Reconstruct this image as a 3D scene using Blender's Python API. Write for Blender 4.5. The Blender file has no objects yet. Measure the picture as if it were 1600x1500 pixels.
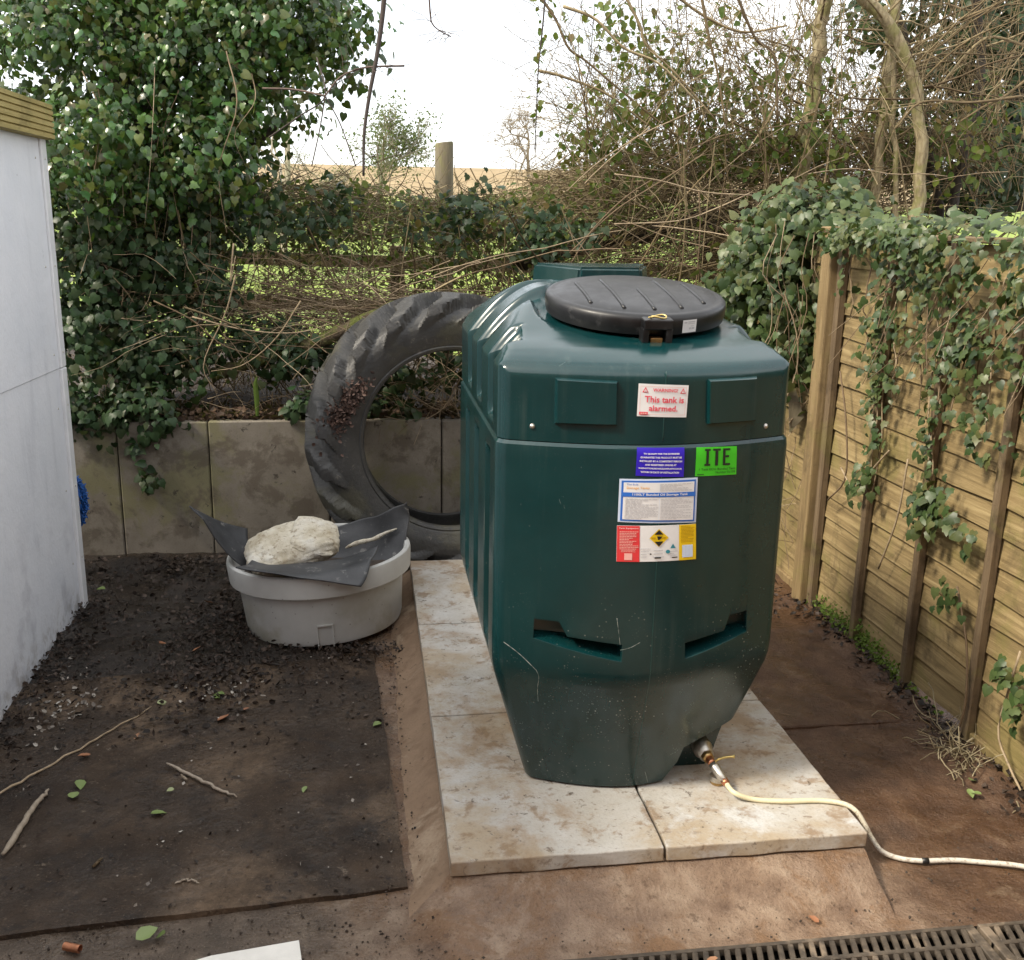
import bpy, bmesh, math, random
import numpy as np
from mathutils import Matrix, Vector

rng = np.random.default_rng(7)
random.seed(7)
SC = bpy.context.scene
COL = SC.collection
R = math.radians

# ------------------------------------------------------------------ camera
FPX, PITCH, YAW, ROLL, CAMH = 1600.0, R(14.5), R(8.3), R(1.0), 1.85
_f = np.array([math.sin(YAW)*math.cos(PITCH), math.cos(YAW)*math.cos(PITCH), -math.sin(PITCH)])
_r0 = np.array([math.cos(YAW), -math.sin(YAW), 0.0])
_u0 = np.cross(_r0, _f)
_r = _r0*math.cos(ROLL)+_u0*math.sin(ROLL)
_u = -_r0*math.sin(ROLL)+_u0*math.cos(ROLL)
CAM = np.array([0.0, 0.0, CAMH])

def ray(x, y): return _f+_r*(x-800)/FPX-_u*(y-750)/FPX
def at(x, y, Y):
    d = ray(x, y); return CAM+d*(Y/d[1])
def atz(x, y, z=0.0):
    d = ray(x, y); return CAM+d*((z-CAMH)/d[2])
def atx(x, y, X):
    d = ray(x, y); return CAM+d*(X/d[0])
def pxm(Y): return FPX/(Y*1.03)
def proj(P):
    d = np.asarray(P)-CAM; zz = d@_f
    return 800+FPX*(d@_r)/zz, 750-FPX*(d@_u)/zz, zz

cd = bpy.data.cameras.new('camera'); cam = bpy.data.objects.new('camera', cd); COL.objects.link(cam)
cam.matrix_world = Matrix(((_r[0], _u[0], -_f[0], 0), (_r[1], _u[1], -_f[1], 0), (_r[2], _u[2], -_f[2], CAMH), (0, 0, 0, 1)))
cd.sensor_fit = 'HORIZONTAL'; cd.sensor_width = 36; cd.lens = 36; cd.clip_start = 0.05; cd.clip_end = 3000
SC.camera = cam

# ------------------------------------------------------------------ sky, sun, exposure
SUN_EL, SUN_AZ = R(46), math.atan2(-0.93, -0.30)        # azimuth of the sun seen from the scene (x, y) = (sin, cos)
W = bpy.data.worlds.new('World'); SC.world = W; W.use_nodes = True
wn = W.node_tree; wn.nodes.clear()
wo = wn.nodes.new('ShaderNodeOutputWorld'); bg = wn.nodes.new('ShaderNodeBackground')
sky = wn.nodes.new('ShaderNodeTexSky'); sky.sky_type = 'NISHITA'; sky.sun_disc = False
sky.sun_elevation = SUN_EL; sky.sun_rotation = SUN_AZ; sky.dust_density = 2.0
tc = wn.nodes.new('ShaderNodeTexCoord'); nz = wn.nodes.new('ShaderNodeTexNoise')
nz.inputs['Scale'].default_value = 2.2; nz.inputs['Detail'].default_value = 6
wn.links.new(tc.outputs['Generated'], nz.inputs['Vector'])
rp = wn.nodes.new('ShaderNodeMapRange'); rp.inputs['From Min'].default_value = .38; rp.inputs['From Max'].default_value = .62
rp.inputs['To Min'].default_value = .55; rp.inputs['To Max'].default_value = .98
wn.links.new(nz.outputs[0], rp.inputs['Value'])
mx = wn.nodes.new('ShaderNodeMix'); mx.data_type = 'RGBA'
wn.links.new(rp.outputs[0], mx.inputs[0]); wn.links.new(sky.outputs[0], mx.inputs[6])
mx.inputs[7].default_value = (8.8, 8.75, 8.7, 1)
wn.links.new(mx.outputs[2], bg.inputs['Color']); bg.inputs['Strength'].default_value = 0.08
wn.links.new(bg.outputs[0], wo.inputs['Surface'])

sl = bpy.data.lights.new('sun', 'SUN'); sl.energy = 1.5; sl.angle = R(10); sl.color = (1, .90, .74)
so = bpy.data.objects.new('sun', sl); COL.objects.link(so)
_sd = Vector((math.sin(SUN_AZ)*math.cos(SUN_EL), math.cos(SUN_AZ)*math.cos(SUN_EL), math.sin(SUN_EL)))
so.rotation_euler = _sd.to_track_quat('Z', 'Y').to_euler(); so.location = (-6, -3, 9)

VS = SC.view_settings
VS.view_transform = 'Standard'; VS.look = 'None'; VS.gamma = 1; VS.use_curve_mapping = False
VS.exposure = 1.66
SC.cycles.use_denoising = True
SC.cycles.max_bounces = 6; SC.cycles.diffuse_bounces = 3; SC.cycles.glossy_bounces = 3
SC.cycles.transmission_bounces = 3; SC.cycles.transparent_max_bounces = 4

# ------------------------------------------------------------------ materials
class G:
    def __init__(s, name):
        s.m = bpy.data.materials.new(name); s.m.use_nodes = True; s.t = s.m.node_tree; s.t.nodes.clear()
        s.out = s.n('OutputMaterial'); s.p = s.n('BsdfPrincipled'); s.L(s.p.outputs[0], s.out.inputs['Surface'])
        s.p.inputs['Roughness'].default_value = .8
    def n(s, t, **k):
        o = s.t.nodes.new('ShaderNode'+t)
        for a, b in k.items(): setattr(o, a, b)
        return o
    def L(s, a, b): s.t.links.new(a, b)
    def put(s, sock, v):
        if isinstance(v, bpy.types.NodeSocket): s.L(v, sock)
        else:
            if hasattr(sock.default_value, '__len__') and len(sock.default_value) == 4 and len(v) == 3: v = (*v, 1)
            sock.default_value = v
    def pos(s): return s.n('NewGeometry').outputs['Position']
    def obj(s): return s.n('TexCoord').outputs['Object']
    def scale(s, vec, v):
        o = s.n('VectorMath', operation='MULTIPLY'); s.put(o.inputs[0], vec); o.inputs[1].default_value = v; return o.outputs[0]
    def noise(s, scale, detail=5, rough=.55, vec=None, dist=0.0):
        o = s.n('TexNoise'); s.put(o.inputs['Vector'], vec if vec is not None else s.pos())
        o.inputs['Scale'].default_value = scale; o.inputs['Detail'].default_value = detail
        o.inputs['Roughness'].default_value = rough; o.inputs['Distortion'].default_value = dist
        return o.outputs[0]
    def voro(s, scale, vec=None, feat='F1', out=0):
        o = s.n('TexVoronoi', feature=feat); s.put(o.inputs['Vector'], vec if vec is not None else s.pos())
        o.inputs['Scale'].default_value = scale; return o.outputs[out]
    def ramp(s, f, stops):
        o = s.n('ValToRGB'); s.put(o.inputs[0], f); e = o.color_ramp.elements
        while len(e) < len(stops): e.new(.5)
        for i, (p, c) in enumerate(stops):
            e[i].position = p; e[i].color = (*c, 1) if len(c) == 3 else c
        return o.outputs[0]
    def rng(s, f, a, b, c=0.0, d=1.0):
        o = s.n('MapRange', interpolation_type='SMOOTHSTEP'); s.put(o.inputs[0], f)
        for i, v in enumerate((a, b, c, d)): s.put(o.inputs[1+i], v)
        return o.outputs[0]
    def mix(s, f, a, b, blend='MIX'):
        o = s.n('Mix', data_type='RGBA', blend_type=blend); s.put(o.inputs[0], f); s.put(o.inputs[6], a); s.put(o.inputs[7], b)
        return o.outputs[2]
    def mt(s, op, a, b=0.0, c=None):
        o = s.n('Math', operation=op); s.put(o.inputs[0], a); s.put(o.inputs[1], b)
        if c is not None: s.put(o.inputs[2], c)
        return o.outputs[0]
    def xyz(s, v=None):
        o = s.n('SeparateXYZ'); s.put(o.inputs[0], v if v is not None else s.pos()); return o.outputs
    def bump(s, h, st=.4, d=.01):
        o = s.n('Bump'); s.put(o.inputs['Height'], h); o.inputs['Strength'].default_value = st; o.inputs['Distance'].default_value = d
        s.L(o.outputs[0], s.p.inputs['Normal'])
    def col(s, v): s.put(s.p.inputs['Base Color'], v)
    def rough(s, v): s.put(s.p.inputs['Roughness'], v)
    def rnd(s):
        a = s.n('NewGeometry').outputs['Random Per Island']; b = s.n('ObjectInfo').outputs['Random']
        return s.mt('FRACT', s.mt('ADD', a, b))

def plain(name, c, rough=.6, metal=0.0, var=.25, sc=30, bump=.15):
    g = G(name); f = g.noise(sc, 4, vec=g.obj())
    a = tuple(x*(1-var) for x in c); b = tuple(min(1, x*(1+var)) for x in c)
    g.col(g.ramp(f, [(.3, a), (.7, b)])); g.rough(rough); g.p.inputs['Metallic'].default_value = metal
    if bump: g.bump(g.noise(sc*6, 3, vec=g.obj()), bump, .004)
    return g.m

def leaf_mat(name, cols, rough=.42, trans=.25, spec=.28):
    g = G(name); f = g.rnd()
    c = g.ramp(f, [((i+.5)/len(cols), x) for i, x in enumerate(cols)])
    v = g.noise(40, 3)
    c = g.mix(g.rng(v, .35, .75, 0, .35), c, tuple(.55*x for x in cols[0]))
    g.col(c); g.rough(rough); g.p.inputs['Specular IOR Level'].default_value = spec
    t = g.n('BsdfTranslucent'); g.put(t.inputs[0], g.mix(.5, c, (.25, .32, .03)))
    m = g.n('MixShader'); m.inputs[0].default_value = trans
    g.L(g.p.outputs[0], m.inputs[1]); g.L(t.outputs[0], m.inputs[2]); g.L(m.outputs[0], g.out.inputs['Surface'])
    return g.m

MT = {}
# --- leaves, twigs
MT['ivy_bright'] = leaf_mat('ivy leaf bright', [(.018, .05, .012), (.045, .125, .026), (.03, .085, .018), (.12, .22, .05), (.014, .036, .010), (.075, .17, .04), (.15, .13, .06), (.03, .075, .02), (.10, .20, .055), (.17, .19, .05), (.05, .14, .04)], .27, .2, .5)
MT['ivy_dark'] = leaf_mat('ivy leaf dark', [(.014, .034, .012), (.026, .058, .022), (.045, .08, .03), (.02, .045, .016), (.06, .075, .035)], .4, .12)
MT['ivy_fence'] = leaf_mat('ivy leaf grey green', [(.042, .076, .024), (.08, .115, .036), (.02, .042, .014), (.125, .15, .055), (.055, .095, .026), (.028, .052, .017), (.11, .115, .04)], .40, .12, .35)
MT['bramble'] = leaf_mat('bramble leaf', [(.06, .11, .02), (.10, .145, .03), (.13, .13, .03), (.05, .10, .022), (.16, .095, .035), (.075, .125, .03), (.15, .18, .04)], .5, .35)
MT['dead_leaf'] = leaf_mat('dead leaf', [(.05, .03, .02), (.09, .05, .03), (.03, .022, .016), (.14, .085, .05), (.06, .04, .028)], .7, .1)
MT['litter'] = leaf_mat('leaf litter', [(.022, .016, .012), (.04, .028, .02), (.015, .012, .010), (.06, .04, .03), (.028, .02, .015), (.09, .065, .05)], .6, .0)
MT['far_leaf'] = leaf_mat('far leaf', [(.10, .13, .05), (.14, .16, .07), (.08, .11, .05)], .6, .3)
def twig_mat(name, a, b, c, rough=.8):
    g = G(name); f = g.rnd(); n = g.noise(35, 3)
    x = g.ramp(f, [(.15, a), (.5, b), (.85, c)])
    g.col(g.mix(g.rng(n, .4, .7, 0, .45), x, tuple(.5*v for v in a))); g.rough(rough); return g.m
MT['twig'] = twig_mat('hedge twig', (.11, .075, .036), (.21, .155, .075), (.37, .295, .165))
MT['twig_dark'] = twig_mat('dark twig', (.06, .045, .038), (.09, .065, .055), (.13, .09, .07))
MT['cane'] = twig_mat('pale cane', (.17, .115, .065), (.27, .20, .12), (.40, .31, .20))
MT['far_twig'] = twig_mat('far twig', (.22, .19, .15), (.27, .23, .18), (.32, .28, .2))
g = G('mossy bark'); P = g.pos(); n = g.noise(14, 6); n2 = g.noise(60, 4, vec=g.scale(P, (1, 1, .3)))
c = g.ramp(n2, [(.3, (.16, .125, .07)), (.55, (.34, .28, .16)), (.8, (.46, .40, .26))])
g.col(g.mix(g.rng(n, .45, .6, 0, .6), c, (.20, .20, .05))); g.bump(n2, .7, .01); MT['bark'] = g.m
g = G('dark bark'); n2 = g.noise(40, 5, vec=g.scale(g.pos(), (1, 1, .3)))
g.col(g.ramp(n2, [(.3, (.02, .016, .012)), (.7, (.06, .048, .035))])); g.bump(n2, .7, .01); MT['bark_dark'] = g.m
g = G('moss log'); n = g.noise(9, 6); n2 = g.noise(70, 4)
g.col(g.mix(g.rng(n, .4, .6), g.ramp(n2, [(.3, (.05, .035, .02)), (.7, (.12, .085, .05))]), g.ramp(n2, [(.3, (.07, .085, .015)), (.7, (.16, .18, .03))])))
g.bump(n2, .8, .012); MT['moss_log'] = g.m
MT['moss'] = leaf_mat('moss tuft', [(.08, .13, .02), (.14, .2, .03), (.10, .16, .03)], .8, .2)
MT['straw'] = twig_mat('straw', (.25, .2, .12), (.34, .28, .17), (.42, .36, .23))

# --- hard surfaces
g = G('shed paint'); P = g.pos(); n = g.noise(3.5, 5); s1 = g.noise(9, 4, vec=g.scale(P, (1, 1, .18))); n3 = g.noise(55, 3)
c = g.ramp(n, [(.3, (.70, .73, .78)), (.7, (.78, .80, .84))])
c = g.mix(g.rng(s1, .55, .75, 0, .3), c, (.45, .47, .52))
z = g.xyz()[2]
c = g.mix(g.mt('MULTIPLY', g.rng(z, .9, .0, 0, 1), g.rng(g.noise(6, 6), .5, .68, 0, .5)), c, (.36, .37, .42))
c = g.mix(g.mt('MULTIPLY', g.rng(z, .22, .0, 0, 1), g.rng(g.noise(14, 6, .7), .44, .64, .05, .6)), c, (.22, .19, .15))
c = g.mix(g.rng(g.noise(20, 6, .75, vec=g.scale(P, (1, 1, .5))), .65, .70, 0, .5), c, (.42, .43, .46))
c = g.mix(g.rng(g.voro(6), .03, .012, 0, .7), c, (.2, .2, .22))
g.col(c); g.rough(.55); g.bump(g.mt('ADD', n3, g.mt('MULTIPLY', g.noise(16, 5), 2)), .25, .006); MT['shed'] = g.m
g = G('shed trim'); n = g.noise(12, 5); g.col(g.ramp(n, [(.3, (.68, .70, .72)), (.7, (.78, .79, .80))])); g.rough(.5); MT['trim'] = g.m
def wood(name, dark, mid, light, moss=0.0, rough=.8, axis=(1, 1, 12), sc=6, mosscol=(.19, .2, .035)):
    g = G(name); P = g.pos()
    O = g.n('VectorMath', operation='ADD'); g.put(O.inputs[0], g.obj()); g.put(O.inputs[1], g.mt('MULTIPLY', g.n('ObjectInfo').outputs['Random'], 9)); O = O.outputs[0]
    grain = g.noise(sc, 8, .65, vec=g.scale(O, axis), dist=.6)
    blot = g.noise(4.5, 7, .68, dist=.5); oi = g.n('ObjectInfo').outputs['Random']
    c = g.ramp(grain, [(.28, dark), (.5, mid), (.72, light)])
    c = g.mix(g.rng(blot, .5, .68, 0, .7), c, tuple(.5*v for v in dark))
    c = g.mix(g.rng(g.noise(30, 6, .7, vec=g.scale(O, (1, .5, 1.6)), dist=1.2), .62, .70, 0, .5), c, light)
    c = g.mix(g.mt('MULTIPLY', oi, .3), c, mid)
    if moss: c = g.mix(g.mt('MULTIPLY', g.rng(g.noise(3.2, 6, .65, dist=.4), .5, .64), moss), c, mosscol)
    g.col(c); g.rough(rough); c = g.mix(g.rng(g.noise(11, 7, .72, dist=.8), .55, .66, 0, .5), c, tuple(.55*v for v in mid)); g.col(c); g.bump(g.mt('ADD', grain, g.mt('MULTIPLY', g.noise(90, 4, .7, vec=g.scale(O, (1, .25, 1))), .6)), .55, .005); return g
MT['slat'] = wood('fence slat wood', (.11, .076, .032), (.27, .195, .088), (.45, .345, .172), .5, axis=(1, .3, 7), mosscol=(.20, .175, .05)).m
MT['post'] = wood('fence post wood', (.11, .072, .033), (.24, .168, .078), (.37, .275, .145), .4, axis=(7, 7, .5), mosscol=(.2, .18, .05)).m
MT['batten'] = wood('fence batten wood', (.075, .05, .027), (.15, .104, .058), (.23, .17, .10), .35, axis=(7, 7, .5), mosscol=(.17, .16, .04)).m
MT['fascia'] = wood('treated decking board', (.24, .19, .06), (.36, .29, .11), (.45, .37, .16), .3, axis=(1, .3, 5), mosscol=(.22, .24, .06)).m
MT['old_post'] = wood('weathered post', (.085, .07, .04), (.15, .125, .078), (.21, .18, .115), .5, axis=(5, 5, .5)).m
MT['rail'] = wood('mossy rail', (.08, .055, .03), (.15, .11, .06), (.22, .17, .09), .9, axis=(.4, 5, 5), mosscol=(.15, .155, .02)).m

def conc(name, a, b, stains, rough=.85):
    g = G(name); n = g.noise(7, 7, .65); fine = g.noise(120, 4, .6)
    oi = g.n('ObjectInfo').outputs['Random']
    c = g.ramp(n, [(.3, a), (.7, b)])
    c = g.mix(g.mt('MULTIPLY', oi, .25), c, tuple(.7*x for x in a))
    for (sc, lo, hi, amt, colr) in stains:
        c = g.mix(g.rng(g.noise(sc, 7, .68, dist=.3), lo, hi, 0, amt), c, colr)
    c = g.mix(g.rng(fine, .5, .72, 0, .25), c, tuple(.4*x for x in a))
    g.col(c); g.rough(rough); g.bump(g.mt('ADD', fine, g.mt('MULTIPLY', n, 2)), .3, .004); return g
MT['slab'] = conc('paving concrete', (.43, .405, .355), (.57, .56, .535), [(2.2, .42, .64, .8, (.37, .285, .18)), (3.4, .46, .66, .8, (.29, .195, .11)), (9, .54, .65, .7, (.23, .145, .075)), (30, .56, .67, .65, (.18, .125, .08)), (26, .61, .68, .8, (.075, .052, .035)), (3.0, .57, .67, .65, (.58, .60, .61))]).m
MT['base'] = conc('rough concrete base', (.30, .20, .125), (.46, .35, .24), [(4, .48, .60, .8, (.21, .125, .065)), (10, .55, .66, .7, (.13, .08, .045)), (5, .6, .7, .6, (.50, .42, .31))]).m
MT['haunch'] = conc('mud coated haunching', (.19, .122, .074), (.29, .20, .128), [(6, .5, .64, .7, (.15, .09, .05)), (3, .54, .66, .6, (.42, .33, .23)), (20, .6, .7, .6, (.07, .045, .03))]).m
g = conc('retaining panel concrete', (.165, .142, .112), (.265, .235, .19), [(2.6, .48, .60, .7, (.165, .155, .07)), (5, .50, .62, .75, (.10, .08, .058)), (13, .62, .68, .9, (.05, .04, .03))])
Z_ = g.xyz()[2]
MT['panel'] = g.m
MT['pale_board'] = plain('pale board', (.74, .72, .66), .6, 0, .08, 20)
MT['board'] = None
g = G('damp black board'); P = g.pos(); n = g.noise(3, 7, .65); f = g.noise(45, 5, .6); b = g.noise(1.6, 5, .6, dist=.5)
c = g.ramp(n, [(.3, (.014, .0088, .0058)), (.52, (.040, .0265, .017)), (.78, (.088, .058, .036))])
c = g.mix(g.rng(b, .50, .66, 0, .85), c, g.ramp(f, [(.3, (.085, .058, .036)), (.7, (.19, .13, .083))]))
c = g.mix(g.rng(g.noise(5.5, 7, .72, dist=.8), .54, .66, 0, .8), c, (.020, .015, .012))
c = g.mix(g.rng(g.noise(18, 6, .7), .58, .68, 0, .75), c, (.014, .010, .009))
c = g.mix(g.rng(g.noise(30, 6, .7), .63, .70, 0, .6), c, (.19, .15, .11))
c = g.mix(g.rng(g.voro(38), .10, .04, 0, .5), c, (.25, .21, .17))
grit = g.noise(160, 3, .7); c = g.mix(g.rng(grit, .58, .72, 0, .4), c, (.24, .18, .13)); c = g.mix(g.rng(grit, .42, .3, 0, .6), c, (.010, .008, .006))
g.p.inputs['Specular IOR Level'].default_value = .3; g.col(c); g.rough(g.rng(g.noise(4, 5, .6), .38, .62, .32, .85)); g.bump(g.mt('ADD', f, g.mt('MULTIPLY', g.noise(12, 6, .65), 3)), .65, .010); MT['board'] = g.m

# ground: wet mud over concrete, black leaf mould on the left, tan scraped concrete in front of the slabs
g = G('muddy yard'); P = g.pos(); w = g.noise(2.4, 6, .6); X, Y, Z = g.xyz(); w2 = g.noise(9, 6, .62)
xd = g.mt('ADD', X, g.mt('MULTIPLY', g.mt('SUBTRACT', w, .5), .7)); yd = g.mt('ADD', Y, g.mt('MULTIPLY', g.mt('SUBTRACT', w2, .5), .5))
mud = g.ramp(w2, [(.28, (.048, .024, .0125)), (.5, (.084, .043, .022)), (.72, (.138, .078, .043))])
mud = g.mix(g.rng(g.noise(5, 7, .7, dist=1), .56, .7, 0, .5), mud, (.22, .155, .10))
tan = g.ramp(w2, [(.28, (.125, .076, .049)), (.5, (.235, .16, .108)), (.72, (.36, .272, .195))])
tan = g.mix(g.rng(g.noise(5, 7, .72, dist=.6), .48, .60, 0, .85), tan, (.20, .115, .06))
tan = g.mix(g.rng(g.noise(22, 6, .7), .58, .67, 0, .7), tan, (.10, .06, .037))
front = g.mt('MULTIPLY', g.mt('MULTIPLY', g.rng(yd, 2.75, 2.45), g.rng(xd, -.05, .25)), g.rng(xd, 1.75, 1.25))
side = g.mt('MULTIPLY', g.mt('MULTIPLY', g.rng(xd, -.35, .02), g.rng(xd, .5, .3)), .55)
dirt = g.ramp(w2, [(.28, (.05, .036, .024)), (.5, (.09, .065, .045)), (.72, (.16, .12, .085))])
black = g.ramp(w2, [(.3, (.011, .008, .006)), (.55, (.024, .017, .012)), (.78, (.05, .035, .025))])
lf = g.rng(xd, .12, -.08)
c = g.mix(lf, mud, dirt)
c = g.mix(g.mt('MULTIPLY', lf, g.rng(yd, 2.7, 3.3)), c, black)
c = g.mix(g.mt('MULTIPLY', g.rng(xd, -.9, -1.2), .8), c, black)
c = g.mix(g.mt('MULTIPLY', g.rng(yd, 4.9, 5.2), .7), c, black)
c = g.mix(g.mt('MAXIMUM', front, side), c, tan)
fine = g.noise(70, 5, .65)
c = g.mix(g.rng(fine, .55, .75, 0, .45), c, (.03, .02, .013))
grit = g.noise(150, 3, .7); c = g.mix(g.rng(grit, .58, .72, 0, .45), c, (.34, .27, .20)); c = g.mix(g.rng(grit, .42, .30, 0, .5), c, (.022, .015, .010))
g.col(c)
wet = g.rng(g.noise(3.3, 5, .6), .42, .62, .0, 1.0)
g.rough(g.mt('ADD', g.rng(wet, 0, 1, .24, .70), g.mt('MULTIPLY', front, .2)))
g.bump(g.mt('ADD', g.mt('ADD', g.mt('MULTIPLY', fine, .8), g.mt('MULTIPLY', grit, .35)), g.mt('MULTIPLY', w2, 2.5)), .7, .012); MT['ground'] = g.m

g = G('bank soil'); n = g.noise(14, 6); g.col(g.ramp(n, [(.3, (.02, .015, .011)), (.7, (.07, .05, .035))])); g.bump(n, .8, .02); MT['soil'] = g.m
g = G('field grass'); P = g.pos(); X, Y, Z = g.xyz(); n = g.noise(.5, 6, .65); n2 = g.noise(5, 5, .6)
gr = g.ramp(n2, [(.3, (.15, .215, .026)), (.7, (.27, .345, .042))])
gr = g.mix(g.rng(n, .4, .65, 0, .6), gr, (.10, .155, .03))
st = g.ramp(g.noise(.12, 5, .6), [(.3, (.26, .18, .085)), (.7, (.36, .265, .14))])
st = g.mix(g.rng(g.noise(1, 5, .65, vec=g.scale(P, (.05, .35, .35))), .42, .60, 0, .55), st, (.20, .15, .065)); st = g.mix(g.rng(g.noise(.7, 6, .7), .5, .66, 0, .45), st, (.17, .14, .06))
g.col(g.mix(g.rng(g.mt('ADD', Y, g.mt('MULTIPLY', n, 8)), 66, 74), gr, st)); g.rough(.9); MT['field'] = g.m

# tank polyethylene
g = G('dark green polyethylene'); P = g.pos(); X, Y, Z = g.xyz()
n = g.noise(5, 5, .6)
c = g.ramp(n, [(.3, (.0020, .0245, .0265)), (.7, (.0030, .033, .035))])
haze_ = g.rng(g.noise(3.5, 6, .65), .5, .75, 0, .13)
c = g.mix(haze_, c, (.05, .085, .08))
dust = g.mt('MULTIPLY', g.rng(Z, .60, .15), .30)
c = g.mix(g.mt('MULTIPLY', dust, g.rng(g.noise(9, 5, .6), .35, .7, .25, 1)), c, (.045, .052, .044))
spk = g.mt('MULTIPLY', g.rng(g.voro(55), .16, .09), g.rng(g.noise(6, 4), .45, .62))
c = g.mix(g.mt('MULTIPLY', spk, g.rng(Z, .95, .45, .0, .75)), c, (.30, .32, .29))
spk2 = g.mt('MULTIPLY', g.rng(g.voro(110), .2, .12), g.rng(g.noise(11, 4), .5, .6))
c = g.mix(g.mt('MULTIPLY', spk2, g.rng(Z, .75, .35, .05, .6)), c, (.26, .27, .24))
scf = g.rng(g.noise(17, 7, .75, vec=g.scale(P, (1.6, 1, .55)), dist=1.6), .66, .735, 0, .4)
c = g.mix(g.mt('MULTIPLY', scf, g.rng(g.noise(2.3, 3), .48, .6)), c, (.34, .40, .38))
stk = g.rng(g.noise(1.0, 5, .6, vec=g.scale(P, (26, 26, 1.1))), .52, .72, 0, .22); c = g.mix(g.mt('MULTIPLY', stk, g.rng(g.noise(3, 4), .4, .65)), c, (.07, .10, .09))
scf2 = g.rng(g.noise(38, 6, .75, vec=g.scale(P, (1, 1, .5)), dist=1.2), .68, .74, 0, .45); c = g.mix(g.mt('MULTIPLY', scf2, g.rng(g.noise(1.7, 3), .5, .6)), c, (.26, .32, .30))
g.col(c); g.rough(g.rng(n, .3, .7, .15, .26)); g.bump(g.mt('ADD', g.noise(6, 2), g.mt('MULTIPLY', g.noise(140, 3), .03)), .09, .02); g.p.inputs['Specular IOR Level'].default_value = .62; MT['tank'] = g.m
g = G('scuffed plastic'); g.col(g.ramp(g.noise(60, 4), [(.35, (.03, .06, .055)), (.6, (.34, .38, .36))])); g.rough(.6); MT['scuff'] = g.m
g = G('black lid plastic'); n = g.noise(8, 6, .65); c = g.ramp(n, [(.3, (.005, .005, .0055)), (.7, (.013, .013, .014))])
c = g.mix(g.rng(g.noise(26, 5), .6, .72, 0, .3), c, (.10, .10, .10)); g.col(c); g.rough(g.rng(n, .3, .7, .32, .5)); MT['lid'] = g.m
g = G('tyre rubber'); n = g.noise(6, 7, .65); f = g.noise(60, 5)
c = g.ramp(n, [(.3, (.026, .026, .026)), (.7, (.058, .057, .054))])
c = g.mix(g.rng(g.noise(4, 6, .65), .52, .66, 0, .55), c, (.085, .08, .05))
c = g.mix(g.rng(g.noise(24, 6, .75, dist=.5), .60, .70, 0, .6), c, (.19, .17, .14))
c = g.mix(g.rng(g.noise(70, 4, .7), .62, .72, 0, .4), c, (.14, .125, .10))
g.col(c); g.rough(.5); g.bump(g.mt('ADD', f, n), .4, .008); MT['tyre'] = g.m
g = G('tub plastic'); n = g.noise(5, 6, .6); P = g.pos(); Z = g.xyz()[2]
c = g.ramp(n, [(.3, (.46, .46, .44)), (.7, (.58, .58, .555))])
c = g.mix(g.mt('MULTIPLY', g.rng(g.noise(4, 6, .65), .46, .66), g.rng(Z, .30, .04, .15, .7)), c, (.34, .32, .24))
c = g.mix(g.rng(g.voro(26), .10, .05, 0, .6), c, (.08, .06, .05))
g.col(c); g.rough(.5); g.bump(g.noise(40, 4), .1, .004); MT['tub'] = g.m
g = G('rubber mat'); n = g.noise(7, 6, .65); c = g.ramp(n, [(.3, (.022, .023, .025)), (.7, (.062, .064, .068))])
c = g.mix(g.rng(g.noise(20, 6, .7), .58, .7, 0, .55), c, (.30, .29, .27)); g.col(c); g.rough(.5); g.bump(g.noise(50, 4), .25, .004); MT['mat'] = g.m
g = G('hardened cement sack'); n = g.noise(9, 7, .7); f = g.noise(45, 6, .7)
c = g.ramp(n, [(.3, (.36, .30, .20)), (.5, (.58, .53, .42)), (.72, (.70, .68, .62))])
c = g.mix(g.rng(f, .52, .67, 0, .75), c, (.22, .165, .10)); g.col(c); g.rough(.9); g.bump(g.mt('ADD', g.mt('MULTIPLY', f, .5), g.mt('MULTIPLY', n, 1.5)), .6, .010); MT['sack'] = g.m
MT['brass'] = plain('brass', (.50, .33, .14), .35, .9, .25, 60)
MT['steel'] = plain('dull nickel fitting', (.55, .52, .46), .32, .9, .15, 60)
MT['ring'] = plain('yellow brass ring', (.62, .48, .18), .3, .8, .2, 80)
MT['copper'] = plain('copper pipe', (.55, .24, .13), .35, .9, .25, 60)
g = G('cream pipe sleeve'); n = g.noise(90, 5, .7); X = g.xyz()[0]
c = g.mix(g.mt('MULTIPLY', g.rng(n, .5, .64), g.rng(X, 1.35, 1.5, .12, .8)), (.72, .66, .44), (.22, .17, .12))
g.col(g.mix(g.rng(X, 1.3, 1.55), c, g.mix(g.rng(n, .48, .66, 0, .8), (.66, .62, .54), (.25, .2, .15)))); g.rough(.45); MT['pipe'] = g.m
MT['tape'] = plain('black tape', (.015, .015, .015), .4)
g = G('cast grating'); n = g.noise(30, 6, .65); c = g.ramp(n, [(.3, (.035, .028, .022)), (.7, (.11, .088, .065))])
c = g.mix(g.rng(g.noise(9, 5, .6), .55, .68, 0, .7), c, (.27, .21, .15)); g.col(c); g.rough(.6); g.bump(n, .4, .004); MT['grate'] = g.m
MT['black_void'] = plain('blackened channel void', (.008, .007, .006), .8)  # near black colour stands in for the darkness down the drain channel
MT['blue_net'] = plain('blue netting', (.015, .10, .36), .4, 0, .3, 40)
MT['stick'] = twig_mat('stick', (.30, .24, .17), (.38, .32, .25), (.44, .38, .3))
g = G('orange leaf'); g.col(g.ramp(g.rnd(), [(.2, (.30, .13, .06)), (.5, (.24, .11, .06)), (.8, (.38, .2, .11))])); g.rough(.6); MT['orange_leaf'] = g.m
g = G('fallen green leaf'); g.col(g.ramp(g.rnd(), [(.2, (.13, .19, .045)), (.5, (.2, .26, .09)), (.8, (.28, .31, .15))])); g.rough(.5); MT['green_leaf'] = g.m
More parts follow.
